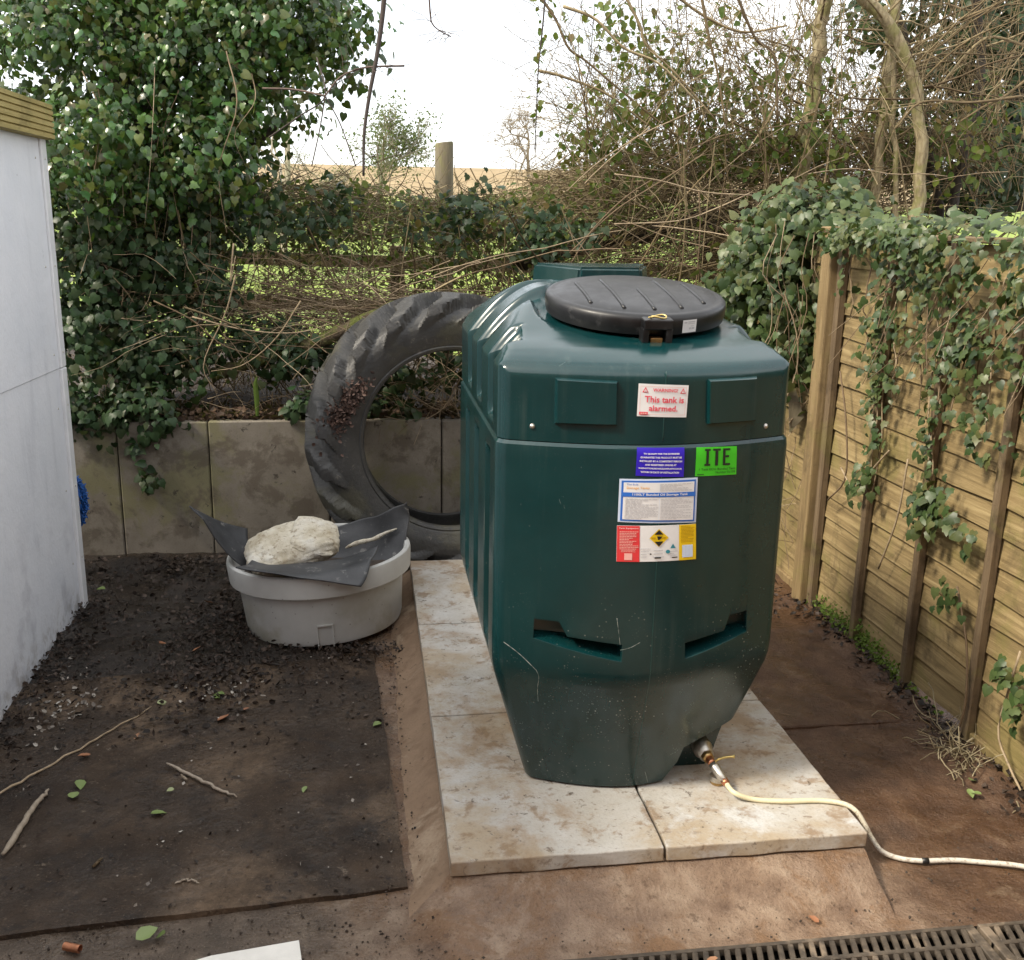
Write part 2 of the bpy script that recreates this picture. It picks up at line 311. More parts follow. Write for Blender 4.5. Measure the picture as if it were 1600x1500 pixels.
def flat(name, c, rough=.45):
    g = G(name); g.col(g.ramp(g.noise(30, 3), [(.3, tuple(.93*x for x in c)), (.7, c)])); g.rough(rough); return g.m
MT['s_white'] = flat('label white', (.80, .80, .80)); MT['s_red'] = flat('label red', (.72, .045, .05)); MT['s_blue'] = flat('label deep blue', (.03, .012, .48))
MT['s_green'] = flat('label green', (.06, .58, .02)); MT['s_black'] = flat('label black', (.015, .015, .015)); MT['s_yellow'] = flat('label yellow', (.85, .58, .01))
MT['s_mid'] = flat('label mid blue', (.03, .16, .60)); MT['s_pale'] = flat('label pale blue', (.62, .72, .88)); MT['s_grey'] = flat('label grey print', (.56, .56, .58)); MT['s_orange'] = flat('label orange print', (.85, .45, .15))
MT['s_warn'] = flat('label red print', (.75, .08, .12)); MT['s_teal'] = flat('label teal print', (.03, .25, .32)); MT['s_dkyel'] = flat('label ochre print', (.50, .30, .01)); MT['s_pink'] = flat('label pale red print', (.85, .45, .40))

# ------------------------------------------------------------------ mesh helpers
class Acc:
    def __init__(s): s.V = []; s.T = []; s.n = 0
    def add(s, V, T):
        V = np.asarray(V, float).reshape(-1, 3); T = np.asarray(T, int).reshape(-1, 3)
        s.V.append(V); s.T.append(T+s.n); s.n += len(V)
    def mesh(s, name, smooth=False):
        me = bpy.data.meshes.new(name)
        V = np.concatenate(s.V) if s.V else np.zeros((0, 3)); T = np.concatenate(s.T) if s.T else np.zeros((0, 3), int)
        me.vertices.add(len(V)); me.vertices.foreach_set('co', V.astype(np.float32).ravel())
        me.loops.add(len(T)*3); me.loops.foreach_set('vertex_index', T.astype(np.int32).ravel())
        me.polygons.add(len(T)); me.polygons.foreach_set('loop_start', np.arange(0, len(T)*3, 3, dtype=np.int32))
        me.polygons.foreach_set('loop_total', np.full(len(T), 3, np.int32))
        me.polygons.foreach_set('use_smooth', np.full(len(T), smooth, bool))
        me.update(calc_edges=True); me.validate(); return me

def link(name, me, mat=None, parent=None, label=None, cat=None, group=None, kind=None):
    o = bpy.data.objects.new(name, me); COL.objects.link(o)
    if mat is not None and me is not None and not me.materials: me.materials.append(mat)
    if parent is not None:
        o.parent = parent; o.matrix_parent_inverse = inv(parent)
    tag(o, label, cat, group, kind); return o
def inv(o): return Matrix.Translation(-o.location)
def tag(o, label=None, cat=None, group=None, kind=None):
    if label: o['label'] = label
    if cat: o['category'] = cat
    if group: o['group'] = group
    if kind: o['kind'] = kind
    return o
def thing(name, loc, label, cat, group=None):
    o = bpy.data.objects.new(name, None); COL.objects.link(o); o.location = Vector([float(v) for v in loc]); o.empty_display_size = .1
    return tag(o, label, cat, group)
# every part mesh is written in world coordinates; children of a thing get the inverse of its location, so copies move with the thing
def quadmesh(name, V, F, smooth=False, sharp=None):
    me = bpy.data.meshes.new(name); me.from_pydata([tuple(map(float, v)) for v in V], [], [tuple(map(int, f)) for f in F])
    if smooth:
        me.polygons.foreach_set('use_smooth', [True]*len(me.polygons))
        if sharp: me.set_sharp_from_angle(angle=sharp)
    me.update(); return me
def boxmesh(name, x0, x1, y0, y1, z0, z1, bev=0.0, jit=0.0, seg=1):
    bm = bmesh.new(); bmesh.ops.create_cube(bm, size=1)
    for v in bm.verts:
        v.co = Vector(((x0+x1)/2+v.co.x*(x1-x0), (y0+y1)/2+v.co.y*(y1-y0), (z0+z1)/2+v.co.z*(z1-z0)))
        if jit: v.co += Vector([random.uniform(-jit, jit) for _ in range(3)])
    if bev: bmesh.ops.bevel(bm, geom=list(bm.edges), offset=bev, segments=seg, affect='EDGES', profile=.6)
    me = bpy.data.meshes.new(name); bm.to_mesh(me); bm.free(); return me
def tube(P, r, sides=5, cap=True):
    P = np.asarray(P, float); k = len(P); r = np.broadcast_to(np.asarray(r, float), (k,))
    D = np.gradient(P, axis=0); D /= (np.linalg.norm(D, axis=1, keepdims=True)+1e-9)
    ref = np.array([0, 0, 1.0]) if abs(D[:, 2]).mean() < .8 else np.array([1.0, 0, 0])
    A = np.cross(D, ref); A /= (np.linalg.norm(A, axis=1, keepdims=True)+1e-9); B = np.cross(D, A)
    an = np.arange(sides)*2*math.pi/sides
    V = P[:, None, :]+r[:, None, None]*(np.cos(an)[None, :, None]*A[:, None, :]+np.sin(an)[None, :, None]*B[:, None, :])
    V = V.reshape(-1, 3); i = np.arange(k-1)[:, None]*sides; j = np.arange(sides)[None, :]; j2 = (j+1) % sides
    a, b, c, d = i+j, i+j2, i+sides+j2, i+sides+j
    T = np.concatenate([np.stack([a, b, c], -1).reshape(-1, 3), np.stack([a, c, d], -1).reshape(-1, 3)])
    if cap and sides > 3:
        c0 = [(0, q+1, q) for q in range(1, sides-1)]; o = (k-1)*sides
        T = np.concatenate([T, np.array(c0), np.array([(o, o+q, o+q+1) for q in range(1, sides-1)])])
    return V, T
def smooth_path(P, n=24):
    P = np.asarray(P, float); t = np.linspace(0, len(P)-1, n); out = []
    Q = np.vstack([2*P[0]-P[1], P, 2*P[-1]-P[-2]])
    for s in t:
        i = min(int(s), len(P)-2); u = s-i; p0, p1, p2, p3 = Q[i], Q[i+1], Q[i+2], Q[i+3]
        out.append(.5*((2*p1)+(-p0+p2)*u+(2*p0-5*p1+4*p2-p3)*u*u+(-p0+3*p1-3*p2+p3)*u**3))
    return np.array(out)
def tubeobj(name, P, r, mat, parent=None, sides=8, smooth=True, **k):
    a = Acc(); a.add(*tube(P, r, sides)); return link(name, a.mesh(name, smooth), mat, parent, **k)
def lathe(profile, n=48, axis='Z', c=(0, 0, 0), close=False):
    V = []; F = []; m = len(profile)
    for i in range(n):
        t = 2*math.pi*i/n
        for (r, h) in profile: V.append((c[0]+r*math.cos(t), c[1]+r*math.sin(t), c[2]+h))
    for i in range(n):
        for j in range(m if close else m-1):
            a, b = i*m+j, i*m+(j+1) % m; a2, b2 = ((i+1) % n)*m+j, ((i+1) % n)*m+(j+1) % m
            F.append((a, a2, b2, b))
    return V, F
def wob(P, f, s=0.0):
    P = np.asarray(P, float)*f+s
    return (np.sin(P[..., 0]*1.7+1.3*np.sin(P[..., 1]*1.1+s)+P[..., 2]*.9)+np.sin(P[..., 1]*2.3+1.7*np.sin(P[..., 0]*.7)+1.1+P[..., 2]*1.9)+np.sin(P[..., 2]*2.1+P[..., 0]*1.3-P[..., 1]*.8+2.2))/3
# ================================================================== THE YARD
def cuts(a, b, st, extra=()):
    return sorted(set([round(v, 4) for v in np.arange(a, b+1e-6, st)]+list(extra)))
DR = (0.40, 2.60, 2.035, 2.185)                                   # the drain channel in the ground: x0, x1, y0, y1
gx_ = [-60, -20, -8]+cuts(-3.6, 3.6, .045, (DR[0], DR[1]))+[8, 20, 60]
gy_ = [-60, -20, -8, -3, 0]+cuts(1.2, 5.46, .045, (DR[2], DR[3]))+[5.53]
X, Y = np.meshgrid(gx_, gy_); Z = np.zeros_like(X)
near = (np.abs(X) < 3.6) & (Y > 1.2)
Q = np.stack([X, Y, 0*X], -1)
Z += near*(.006*wob(Q, 3)+.004*wob(Q, 11, 3)+.002*wob(Q, 31, 5))
ss = lambda a, b, v: np.clip((v-a)/(b-a), 0, 1)**2*(3-2*np.clip((v-a)/(b-a), 0, 1))
lump = np.clip(wob(Q, 9, 1)+.6*wob(Q, 21, 4), 0, 2)
Z += near*ss(.15, -.15, X)*(ss(4.1, 4.6, Y)*.012*lump+ss(5.0, 5.45, Y)*.035)
Z += near*ss(-.95, -1.3, X)*.02*lump
Z += near*ss(1.98, 2.12, X)*ss(2.4, 2.9, Y)*(.035+.02*lump)
Z += near*ss(1.45, 1.6, X)*.004*np.clip(wob(Q, 14, 2), -1, 1)
Z *= 1-ss(2.32, 2.2, Y)*(near)
Z[~near] = 0
Z -= .004*(~near)
nx, ny = len(gx_), len(gy_)
F = []
for j in range(ny-1):
    for i in range(nx-1):
        if gx_[i] >= DR[0]-1e-4 and gx_[i+1] <= DR[1]+1e-4 and gy_[j] >= DR[2]-1e-4 and gy_[j+1] <= DR[3]+1e-4: continue
        F.append((j*nx+i, j*nx+i+1, (j+1)*nx+i+1, (j+1)*nx+i))
V = np.stack([X, Y, Z], -1).reshape(-1, 3)
link('ground', quadmesh('ground', V, F, True), MT['ground'], kind='structure')

# added unseen brick wall behind the camera; shades the yard and darkens tank reflections
g = G('brick wall'); bt = g.n('TexBrick'); g.put(bt.inputs['Vector'], g.scale(g.pos(), (1, 1, 1)))
mp = g.n('CombineXYZ'); xx = g.xyz(); g.put(mp.inputs[0], xx[0]); g.put(mp.inputs[1], xx[2]); g.put(bt.inputs['Vector'], mp.outputs[0])
bt.inputs['Scale'].default_value = 4.4; g.put(bt.inputs['Color1'], (.22, .09, .05)); g.put(bt.inputs['Color2'], (.30, .13, .08)); g.put(bt.inputs['Mortar'], (.32, .28, .23)); g.col(bt.outputs[0]); g.rough(.9)
link('added_wall_behind', boxmesh('added_wall_behind', -5, 7, -2.6, -2.3, -.05, 4.4), g.m, kind='structure')

# raised bank behind the retaining wall, and the field that runs up to the ridge
gx2 = list(np.arange(-5, 5.01, .12)); gy2 = list(np.arange(5.53, 8.6, .12)); X, Y = np.meshgrid(gx2, gy2); Q = np.stack([X, Y, 0*X], -1)
Z = .70+.035*wob(Q, 4)+.02*wob(Q, 13, 2)+.10*ss(5.6, 6.6, Y)*ss(.6, -1.6, X)
nx, ny = len(gx2), len(gy2); F = [(j*nx+i, j*nx+i+1, (j+1)*nx+i+1, (j+1)*nx+i) for j in range(ny-1) for i in range(nx-1)]
link('soil_bank', quadmesh('soil_bank', np.stack([X, Y, Z], -1).reshape(-1, 3), F, True), MT['soil'], kind='structure')
gx3 = list(np.linspace(-160, 160, 90)); gy3 = list(np.concatenate([np.linspace(8.2, 30, 30), np.linspace(31, 160, 80), np.linspace(165, 400, 20)]))
X, Y = np.meshgrid(gx3, gy3); Q = np.stack([X, Y, 0*X], -1)
Z = .62+2.4*ss(8, 85, Y)*1.0+5.6*ss(60, 170, Y)-14*ss(175, 400, Y)+.12*wob(Q, .25)*ss(9, 25, Y)
nx, ny = len(gx3), len(gy3); F = [(j*nx+i, j*nx+i+1, (j+1)*nx+i+1, (j+1)*nx+i) for j in range(ny-1) for i in range(nx-1)]
link('field', quadmesh('field', np.stack([X, Y, Z], -1).reshape(-1, 3), F, True), MT['field'], kind='structure')
def field_z(y): return .62+2.4*float(ss(8, 85, np.float64(y)))+5.6*float(ss(60, 170, np.float64(y)))

link('bank_face', quadmesh('bank_face', [(-5, 5.565, -.1), (5, 5.565, -.1), (5, 5.565, .735), (-5, 5.565, .735)], [(0, 1, 2, 3)]), MT['soil'], kind='structure')
# retaining wall of upright concrete panels, soil behind
jx = [at(x, 760, 5.5)[0] for x in (188, 330, 515, 690)]
st = .61
edges = [jx[0]-2*st, jx[0]-st]+jx+[jx[3]+st*k for k in range(1, 5)]
rw = thing('retaining_wall', (0, 5.5, 0), 'low wall of upright stained concrete panels holding back the ivy bank', 'wall')
for i in range(len(edges)-1):
    me = boxmesh('panel', edges[i]+.0035, edges[i+1]-.0035, 5.5+random.uniform(-.008, .008), 5.56, -.05, .765+random.uniform(-.012, .012), .006)
    link('panel', me, MT['panel'], rw)

# black board lying on the left ground
def board_mesh():
    c = [atz(-260, 1500, .0), atz(636, 1393, .0), atz(600, 1120, 0), atz(584, 1026, .0), atz(330, 1030, 0), atz(-90, 1085, 0)]
    n = 26; V = []
    A, B, Cc, D = [np.array(v[:2]) for v in (c[0], c[1], c[3], c[5])]
    for j in range(n+1):
        for i in range(n+1):
            u, v = i/n, j/n; p = (A*(1-u)+B*u)*(1-v)+(D*(1-u)+Cc*u)*v
            e = 0.004*wob(np.array([p[0], p[1], 0]), 17)*(1 if i in (0, n) or j in (0, n) else 0)
            V.append((p[0]+e, p[1]+e, .014+.003*wob(np.array([p[0], p[1], 0]), 2.5)+.0012*wob(np.array([p[0], p[1], 0]), 23)))
    m = len(V); N = n+1
    V += [(x, y, -.02) for x, y, z in V]
    F = [(j*N+i, j*N+i+1, (j+1)*N+i+1, (j+1)*N+i) for j in range(n) for i in range(n)]
    for i in range(n):
        F += [(m+i, m+i+1, i+1, i), (n*N+i, n*N+i+1, m+n*N+i+1, m+n*N+i), ((i+1)*N, i*N, m+i*N, m+(i+1)*N)[::-1], (i*N+n, (i+1)*N+n, m+(i+1)*N+n, m+i*N+n)[::-1]]
    return quadmesh('ground_board', V, F, True, R(30))
tag(link('ground_board', board_mesh(), MT['board']), 'large damp black board lying flat on the dirt left of the tank', 'board')

# ------------------------------------------------------------------ slabs
YR = [2.45, 3.305, 4.150, 5.0]; XC = [(.207, .812), (.820, 1.424)]; ZT = .127
def slab_mesh(x0, x1, y0, y1):
    bm = bmesh.new(); bmesh.ops.create_cube(bm, size=1)
    for v in bm.verts: v.co = Vector(((x0+x1)/2+v.co.x*(x1-x0), (y0+y1)/2+v.co.y*(y1-y0), ZT-.023+v.co.z*.046))
    bmesh.ops.bevel(bm, geom=list(bm.edges), offset=.004, segments=2, affect='EDGES', profile=.5)
    bmesh.ops.subdivide_edges(bm, edges=[e for e in bm.edges if e.calc_length() > .2], cuts=14, use_grid_fill=True)
    for v in bm.verts:
        p = np.array(v.co); e = min(abs(p[0]-x0), abs(p[0]-x1), abs(p[1]-y0), abs(p[1]-y1))
        if e < .006: v.co += Vector((.0022*wob(p, 19), .0022*wob(p, 23, 2), .002*wob(p, 17, 4)))
    me = bpy.data.meshes.new('paving_slab'); bm.to_mesh(me); bm.free(); return me
names = [['front left paving slab, pale with a brown mud stain, under the tank foot', 'front right paving slab carrying the tank outlet valve and the white pipe'],
         ['middle left paving slab beside the ribbed tank side', 'middle right paving slab mostly hidden behind the tank'],
         ['rear left paving slab in front of the tractor tyre', 'rear right paving slab hidden behind the tank']]
for j in range(3):
    for i in range(2):
        tag(link('paving_slab', slab_mesh(XC[i][0], XC[i][1], YR[j]+.003, YR[j+1]-.004), MT['slab']), names[j][i], 'paving slab', 'paving slabs under the tank')
link('concrete_base', boxmesh('concrete_base', .222, 1.41, 2.465, 5.0, -.05, .0805, .004), MT['base'], kind='structure')
# mortar haunching: slopes from the slab edges to the yard
def strip(name, prof, along, axis, mat, jit=.006, n=60):
    V = []; m = len(prof)
    for k in range(n+1):
        t = along[0]+(along[1]-along[0])*k/n
        for q, (d, z) in enumerate(prof):
            p = np.array([d, t, z] if axis == 'Y' else [t, d, z]); e = jit*wob(p*np.array([1, 1, 0]), 9, q*.7)+jit*.5*wob(p, 27, q)
            if q == m-1: e *= .2
            V.append((p[0]+(e if axis == 'Y' else 0), p[1]+(0 if axis == 'Y' else e), z+.4*e))
    F = [(k*m+q, k*m+q+1, (k+1)*m+q+1, (k+1)*m+q) for k in range(n) for q in range(m-1)]
    return link(name, quadmesh(name, V, F, True), mat, kind='structure')
def haunch():
    path = [((.215, y), (-1, 0), .13) for y in np.linspace(5.0, 2.52, 70)]
    for k in range(1, 10):
        t = k/10*math.pi/2; path.append(((.215, 2.515-.055*k/10), (-math.cos(t), -math.sin(t)), .13+.10*(k/10)))
    path += [((x, 2.46), (0, -1), .23) for x in np.linspace(.215, 1.415, 50)]
    prof = [(0, .076), (.06, .074), (.22, .060), (.45, .038), (.72, .016), (1.0, -.006)]; V = []; m = len(prof)
    for (p, d, w) in path:
        for q, (s, z) in enumerate(prof):
            c = np.array([p[0]+d[0]*w*s, p[1]+d[1]*w*s, z]); e = .007*wob(c, 11, q*.3)+.005*wob(c, 31, q)
            e *= 0 if q == 0 else 1; V.append((c[0]+d[0]*e, c[1]+d[1]*e, c[2]+e*.6*(q < m-1)))
    F = [(k*m+q, k*m+q+1, (k+1)*m+q+1, (k+1)*m+q)[::-1] for k in range(len(path)-1) for q in range(m-1)]
    return quadmesh('mortar_haunching', V, F, True), len(path), m
hm, hk, hmn = haunch(); hm.materials.append(MT['haunch']); hm.materials.append(MT['ground'])
for f in hm.polygons:
    if f.index//(hmn-1) > 72: f.material_index = 1
link('mortar_haunching', hm, None, kind='structure')
link('path_slab', boxmesh('path_slab', 1.43, 2.06, 3.30, 5.2, -.03, .013, .005), MT['ground'], kind='structure')

# ------------------------------------------------------------------ drain
ch = quadmesh('drain_channel', [(DR[0], DR[2], .002), (DR[1], DR[2], .002), (DR[1], DR[3], .002), (DR[0], DR[3], .002), (DR[0], DR[2], -.12), (DR[1], DR[2], -.12), (DR[1], DR[3], -.12), (DR[0], DR[3], -.12)],
              [(0, 1, 5, 4), (1, 2, 6, 5), (2, 3, 7, 6), (3, 0, 4, 7), (4, 5, 6, 7)])
link('drain_channel', ch, MT['black_void'], kind='structure')
barm = boxmesh('bar', -.0075, .0075, -.029, .029, -.012, 0, .0025)
def grate(x0, x1, label):
    t = thing('drain_grate', ((x0+x1)/2, 2.11, .008), label, 'drain grate', 'grates over the drain channel')
    a = Acc()
    for (p, q) in ((2.036, 2.048), (2.103, 2.117), (2.172, 2.184)):
        me = boxmesh('r', x0+.003, x1-.003, p, q, -.014, .010, .002); me.calc_loop_triangles()
        a.add([v.co[:] for v in me.vertices], [tuple(l.vertices) for l in me.loop_triangles])
    for p in (x0+.003, x1-.031):
        me = boxmesh('r', p, p+.028, 2.0482, 2.1718, -.014, .0095, .002); me.calc_loop_triangles()
        a.add([v.co[:] for v in me.vertices], [tuple(l.vertices) for l in me.loop_triangles])
    link('frame', a.mesh('frame'), MT['grate'], t)
    n = int((x1-x0-.07)/.0285)
    for k in range(n):
        for yy in (2.0755, 2.1445):
            o = link('bar', barm, MT['grate'], t); o.location = (x0+.046+k*(x1-x0-.09)/(n-1), yy, .0085)
            o.rotation_euler.z = R(-14)
grate(.42, 1.605, 'long rusty slotted drain grate in front of the slabs')
grate(1.612, 2.58, 'muddy slotted drain grate at the right end of the channel')

# ------------------------------------------------------------------ fence on the right
FX = 2.172
def slat_mesh(L, seed):
    rr = random.Random(seed); n = 7; V = []
    lo = [rr.uniform(-.006, .006) for _ in range(n+1)]
    for k in range(n+1):
        y = -L/2+L*k/n; b = lo[k]
        V += [(-.0165, y, b), (-.003, y, .128), (.002, y, .128), (-.0095, y, b)]
    F = []
    for k in range(n):
        for q in range(4): F.append((k*4+q, (k+1)*4+q, (k+1)*4+(q+1) % 4, k*4+(q+1) % 4))
    F += [(3, 2, 1, 0), (n*4, n*4+1, n*4+2, n*4+3)]
    return quadmesh('slat', V, [f[::-1] for f in F])
def fence_panel(y0, y1, label, zb=.06, h=1.72, tilt=0.0):
    t = thing('slatted_fence', (FX, (y0+y1)/2, 0), label, 'fence panel', 'overlap fence panels along the right side')
    L = y1-y0; ms = [slat_mesh(L-.01, 100*round(y0*10)+k) for k in range(6)]
    n = 16; ex = (h-.02)/n
    for k in range(n):
        o = link('slat', ms[k % 6] if k % 12 < 6 else ms[(k*5+2) % 6], MT['slat'], t)
        o.location = (FX+random.uniform(-.002, .002), (y0+y1)/2, zb+k*ex); o.rotation_euler.x = random.uniform(-.003, .003)
        o.scale.z = ex/.110
    ys = [y0+.022+(L-.044)*k/4 for k in range(5)]
    for k, yy in enumerate(ys):
        w = .019 if k not in (0, 4) else .022
        link('batten', boxmesh('batten', FX-.052, FX-.0175, yy-w, yy+w, zb-.05, zb+h, .004, .001), MT['batten'], t)
        link('batten', boxmesh('batten', FX+.004, FX+.03, yy-w, yy+w, zb-.02, zb+h, .003), MT['batten'], t)
    link('capping', boxmesh('capping', FX-.055, FX+.035, y0+.005, y1-.005, zb+h+.002, zb+h+.024, .005), MT['batten'], t)
    link('gravel_board', boxmesh('gravel_board', FX-.040, FX-.018, y0+.045, ys[1]-.02, -.06, zb+.012, .004), MT['post'], t)
    return t
fence_panel(2.63, 4.465, 'overlap fence panel nearest the camera, hung with trailing ivy')
fence_panel(4.575, 6.41, 'mossy yellow fence panel behind the post, partly hidden by the tank')
fence_panel(.68, 2.52, 'fence panel at the right edge, nearer than the last batten')
for y0, lab in ((4.47, 'square wooden fence post between the ivy bush and the slatted panel'), (2.525, 'square wooden fence post beyond the right edge of the photo')):
    t = thing('fence_post', (2.155, y0+.05, 0), lab, 'fence post', 'posts of the right fence')
    link('shaft', boxmesh('shaft', 2.085, 2.185, y0, y0+.10, -.3, 1.80, .008, .002, 2), MT['post'], t)
    link('post_cap', boxmesh('post_cap', 2.075, 2.195, y0-.01, y0+.11, 1.802, 1.825, .006), MT['post'], t)

# ------------------------------------------------------------------ white shed on the left
SX = -1.36
sh = thing('shed', (SX-.9, 3.2, 0), 'white painted shed with a grooved timber roof edge at the left', 'shed')
link('lower_panel', quadmesh('lower_panel', *[x for x in ([(SX, 1.0, -.02), (SX, 4.80, -.02), (SX, 4.80, 1.150), (SX, 1.0, 1.235), (SX-.02, 1.0, -.02), (SX-.02, 4.80, -.02), (SX-.02, 4.80, 1.150), (SX-.02, 1.0, 1.235)], [(0, 1, 2, 3), (3, 2, 6, 7), (1, 5, 6, 2), (0, 3, 7, 4), (4, 7, 6, 5), (0, 4, 5, 1)])]), MT['shed'], sh)
link('upper_panel', quadmesh('upper_panel', [(SX+.004, 1.0, 1.238), (SX+.004, 4.80, 1.153), (SX+.004, 4.80, 2.16), (SX+.004, 1.0, 2.16), (SX-.02, 1.0, 1.238), (SX-.02, 4.80, 1.153), (SX-.02, 4.80, 2.16), (SX-.02, 1.0, 2.16)], [(0, 1, 2, 3), (3, 2, 6, 7), (1, 5, 6, 2), (0, 3, 7, 4), (4, 7, 6, 5), (0, 4, 5, 1)]), MT['shed'], sh)
for (a, b) in ((-.02, 1.150), (1.153, 2.158)):
    link('corner_trim', boxmesh('corner_trim', SX-.03, SX+.016, 4.802, 4.872, a, b, .004), MT['trim'], sh)
link('vertical_batten', boxmesh('vertical_batten', SX+.0005, SX+.012, 3.62, 3.67, -.02, 1.165, .003), MT['shed'], sh)
scr = Acc()
for zz in (.25, .6, .98, 1.22, 1.6, 2.05):
    for yy in (4.835, 4.74):
        V, F = lathe([(0.0001, .003), (.004, .002), (.0055, 0)], 8); V = np.array(V); V = V[:, [2, 0, 1]]+np.array([SX+(.016 if yy > 4.8 else (.004 if zz > 1.15 else 0)), yy, zz])
        me = quadmesh('s', V, F); me.calc_loop_triangles(); scr.add([v.co[:] for v in me.vertices], [tuple(l.vertices) for l in me.loop_triangles])
link('screws', scr.mesh('screws'), MT['steel'], sh)
link('end_wall', boxmesh('end_wall', SX-2.0, SX-.031, 4.80, 4.86, -.02, 2.158), MT['trim'], sh)
link('front_wall', boxmesh('front_wall', SX-2.0, SX-.025, 1.0, 1.06, -.02, 2.158), MT['trim'], sh)
link('roof', boxmesh('roof', SX-2.06, SX+.012, .92, 4.88, 2.163, 2.262), MT['bark_dark'], sh)
prof = [(0, 2.13)]
for k in range(6):
    zz = 2.135+k*.0245; prof += [(.034, zz), (.034, zz+.017), (.026, zz+.0195), (.026, zz+.0225)]
prof = prof[:-2]+[(0, 2.278)]
V = [(SX+.013+x, y, z) for y in (.90, 4.905) for x, z in prof]; m = len(prof)
link('roof_edge_board', quadmesh('roof_edge_board', V, [(q, q+1, m+q+1, m+q) for q in range(m-1)]+[(m-1, 0, m, 2*m-1), tuple(range(m)), tuple(range(2*m-1, m-1, -1))]), MT['fascia'], sh)
# ================================================================== THE OIL TANK
TX = .78
tank = thing('oil_tank', (TX, 3.3, ZT), 'dark green plastic oil storage tank with black round lid, standing on paving slabs', 'oil tank')
LOW = [(.128, .292, 2.868, .092, 3.72), (.136, .302, 2.861, .096, 3.73), (.50, .408, 2.765, .108, 3.835), (.545, .420, 2.752, .110, 3.848), (.58, .4255, 2.745, .110, 3.853), (.62, .427, 2.743, .110, 3.855), (1.222, .427, 2.743, .110, 3.855), (1.240, .4255, 2.745, .110, 3.853), (1.249, .419, 2.751, .110, 3.845)]
UPW = (.4205, 2.750, .110, 3.845)
_lz = np.array([r[0] for r in LOW]); _la = np.array(LOW)
def prm(z): return [float(np.interp(z, _lz, _la[:, k])) for k in range(1, 5)]
def front_low(x, z):
    hw, yf, b, yb = prm(z); t = min(1, abs(x-TX)/hw); return yf-b*(1-t**1.75)
def front_up(x, z):
    hw, yf, b, yb = UPW; t = min(1, abs(x-TX)/hw); return yf-b*(1-t**1.75)
GRV = ((2.870, 2.985), (3.165, 3.285), (3.455, 3.575))
def sst(a, b, v): t = min(1, max(0, (v-a)/(b-a))); return t*t*(3-2*t)
def groove(y, which=(0, 1, 2)):
    return max([sst(a-.004, a+.006, y)*sst(b+.014, b-.006, y) for i, (a, b) in enumerate(GRV) if i in which] or [0])
NF, NS = 44, 170
def outline(hw, yf, b, yb, gd, rc=.03):
    P = []
    fr = lambda x: yf-b*(1-min(1, abs(x)/hw)**1.75)
    xs = np.linspace(-(hw-rc), hw-rc, NF)
    P += [(TX+x, fr(x)) for x in xs]
    def arc(p0, p1, p2, n=5): return [tuple((1-t)**2*np.array(p0)+2*t*(1-t)*np.array(p1)+t*t*np.array(p2)) for t in np.linspace(0, 1, n+2)[1:-1]]
    P += arc((TX+hw-rc, fr(hw-rc)), (TX+hw, fr(hw*.99)), (TX+hw, yf+rc))
    ys = np.linspace(yf+rc, yb-.06, NS)
    P += [(TX+hw-gd(y), y) for y in ys]
    P += arc((TX+hw, yb-.06), (TX+hw, yb), (TX+hw-.06, yb))
    P += [(TX+x, yb) for x in np.linspace(hw-.06, -(hw-.06), 12)]
    P += arc((TX-hw+.06, yb), (TX-hw, yb), (TX-hw, yb-.06))
    P += [(TX-hw+gd(y), y) for y in ys[::-1]]
    P += arc((TX-hw, yf+rc), (TX-hw, fr(-hw*.99)), (TX-hw+rc, fr(-hw+rc)))
    return np.array(P)
# lower body
zs = [.128, .136]+list(np.linspace(.16, .50, 8))+[.52, .545, .565, .58, .60, .62, .64, .66, .70, .8, .9, 1.0, 1.08, 1.12, 1.14, 1.155, 1.17, 1.185, 1.2, 1.222, 1.233, 1.240, 1.245, 1.249]
rings = []
for z in zs:
    hw, yf, b, yb = prm(z)
    wz = sst(.56, .64, z)*sst(1.20, 1.135, z)*.042
    o = outline(hw, yf, b, yb, lambda y: wz*groove(y)); rings.append(np.column_stack([o, np.full(len(o), z)]))
N = len(rings[0]); V = np.vstack(rings); F = []
for k in range(len(rings)-1):
    for i in range(N): F.append((k*N+i, k*N+(i+1) % N, (k+1)*N+(i+1) % N, (k+1)*N+i))
F.append(tuple(range(N))[::-1]); F.append(tuple(range((len(rings)-1)*N, len(rings)*N)))
lowme = quadmesh('lower_body', V, F)
def prism(pts, y0, y1, pts2=None):
    bm = bmesh.new(); a = [bm.verts.new((x, y0, z)) for x, z in pts]; b = [bm.verts.new((x, y1, z)) for x, z in (pts2 or pts)]
    n = len(pts); bm.faces.new(a); bm.faces.new(b[::-1])
    for i in range(n): bm.faces.new((a[i], b[i], b[(i+1) % n], a[(i+1) % n]))
    bmesh.ops.recalc_face_normals(bm, faces=bm.faces); me = bpy.data.meshes.new('cut'); bm.to_mesh(me); bm.free(); return me
def carve(me, cutters):
    o = bpy.data.objects.new('tmp', me); COL.objects.link(o); tmp = [o]
    for c in cutters:
        q = bpy.data.objects.new('tmpc', c); COL.objects.link(q); tmp.append(q)
        m = o.modifiers.new('b', 'BOOLEAN'); m.operation = 'DIFFERENCE'; m.solver = 'EXACT'; m.object = q
    dg = bpy.context.evaluated_depsgraph_get(); r = bpy.data.meshes.new_from_object(o.evaluated_get(dg))
    for q in tmp: bpy.data.objects.remove(q)
    return r
sL = [(.465, .735), (.533, .732), (.556, .688), (.711, .668), (.711, .602), (.463, .641)]
sR = [(1.100, .735), (1.041, .730), (1.025, .684), (.898, .663), (.902, .598), (1.105, .634)]
def inn(s, y): return [(x, z+.046 if k > 3 else z-.002) for k, (x, z) in enumerate(s)]
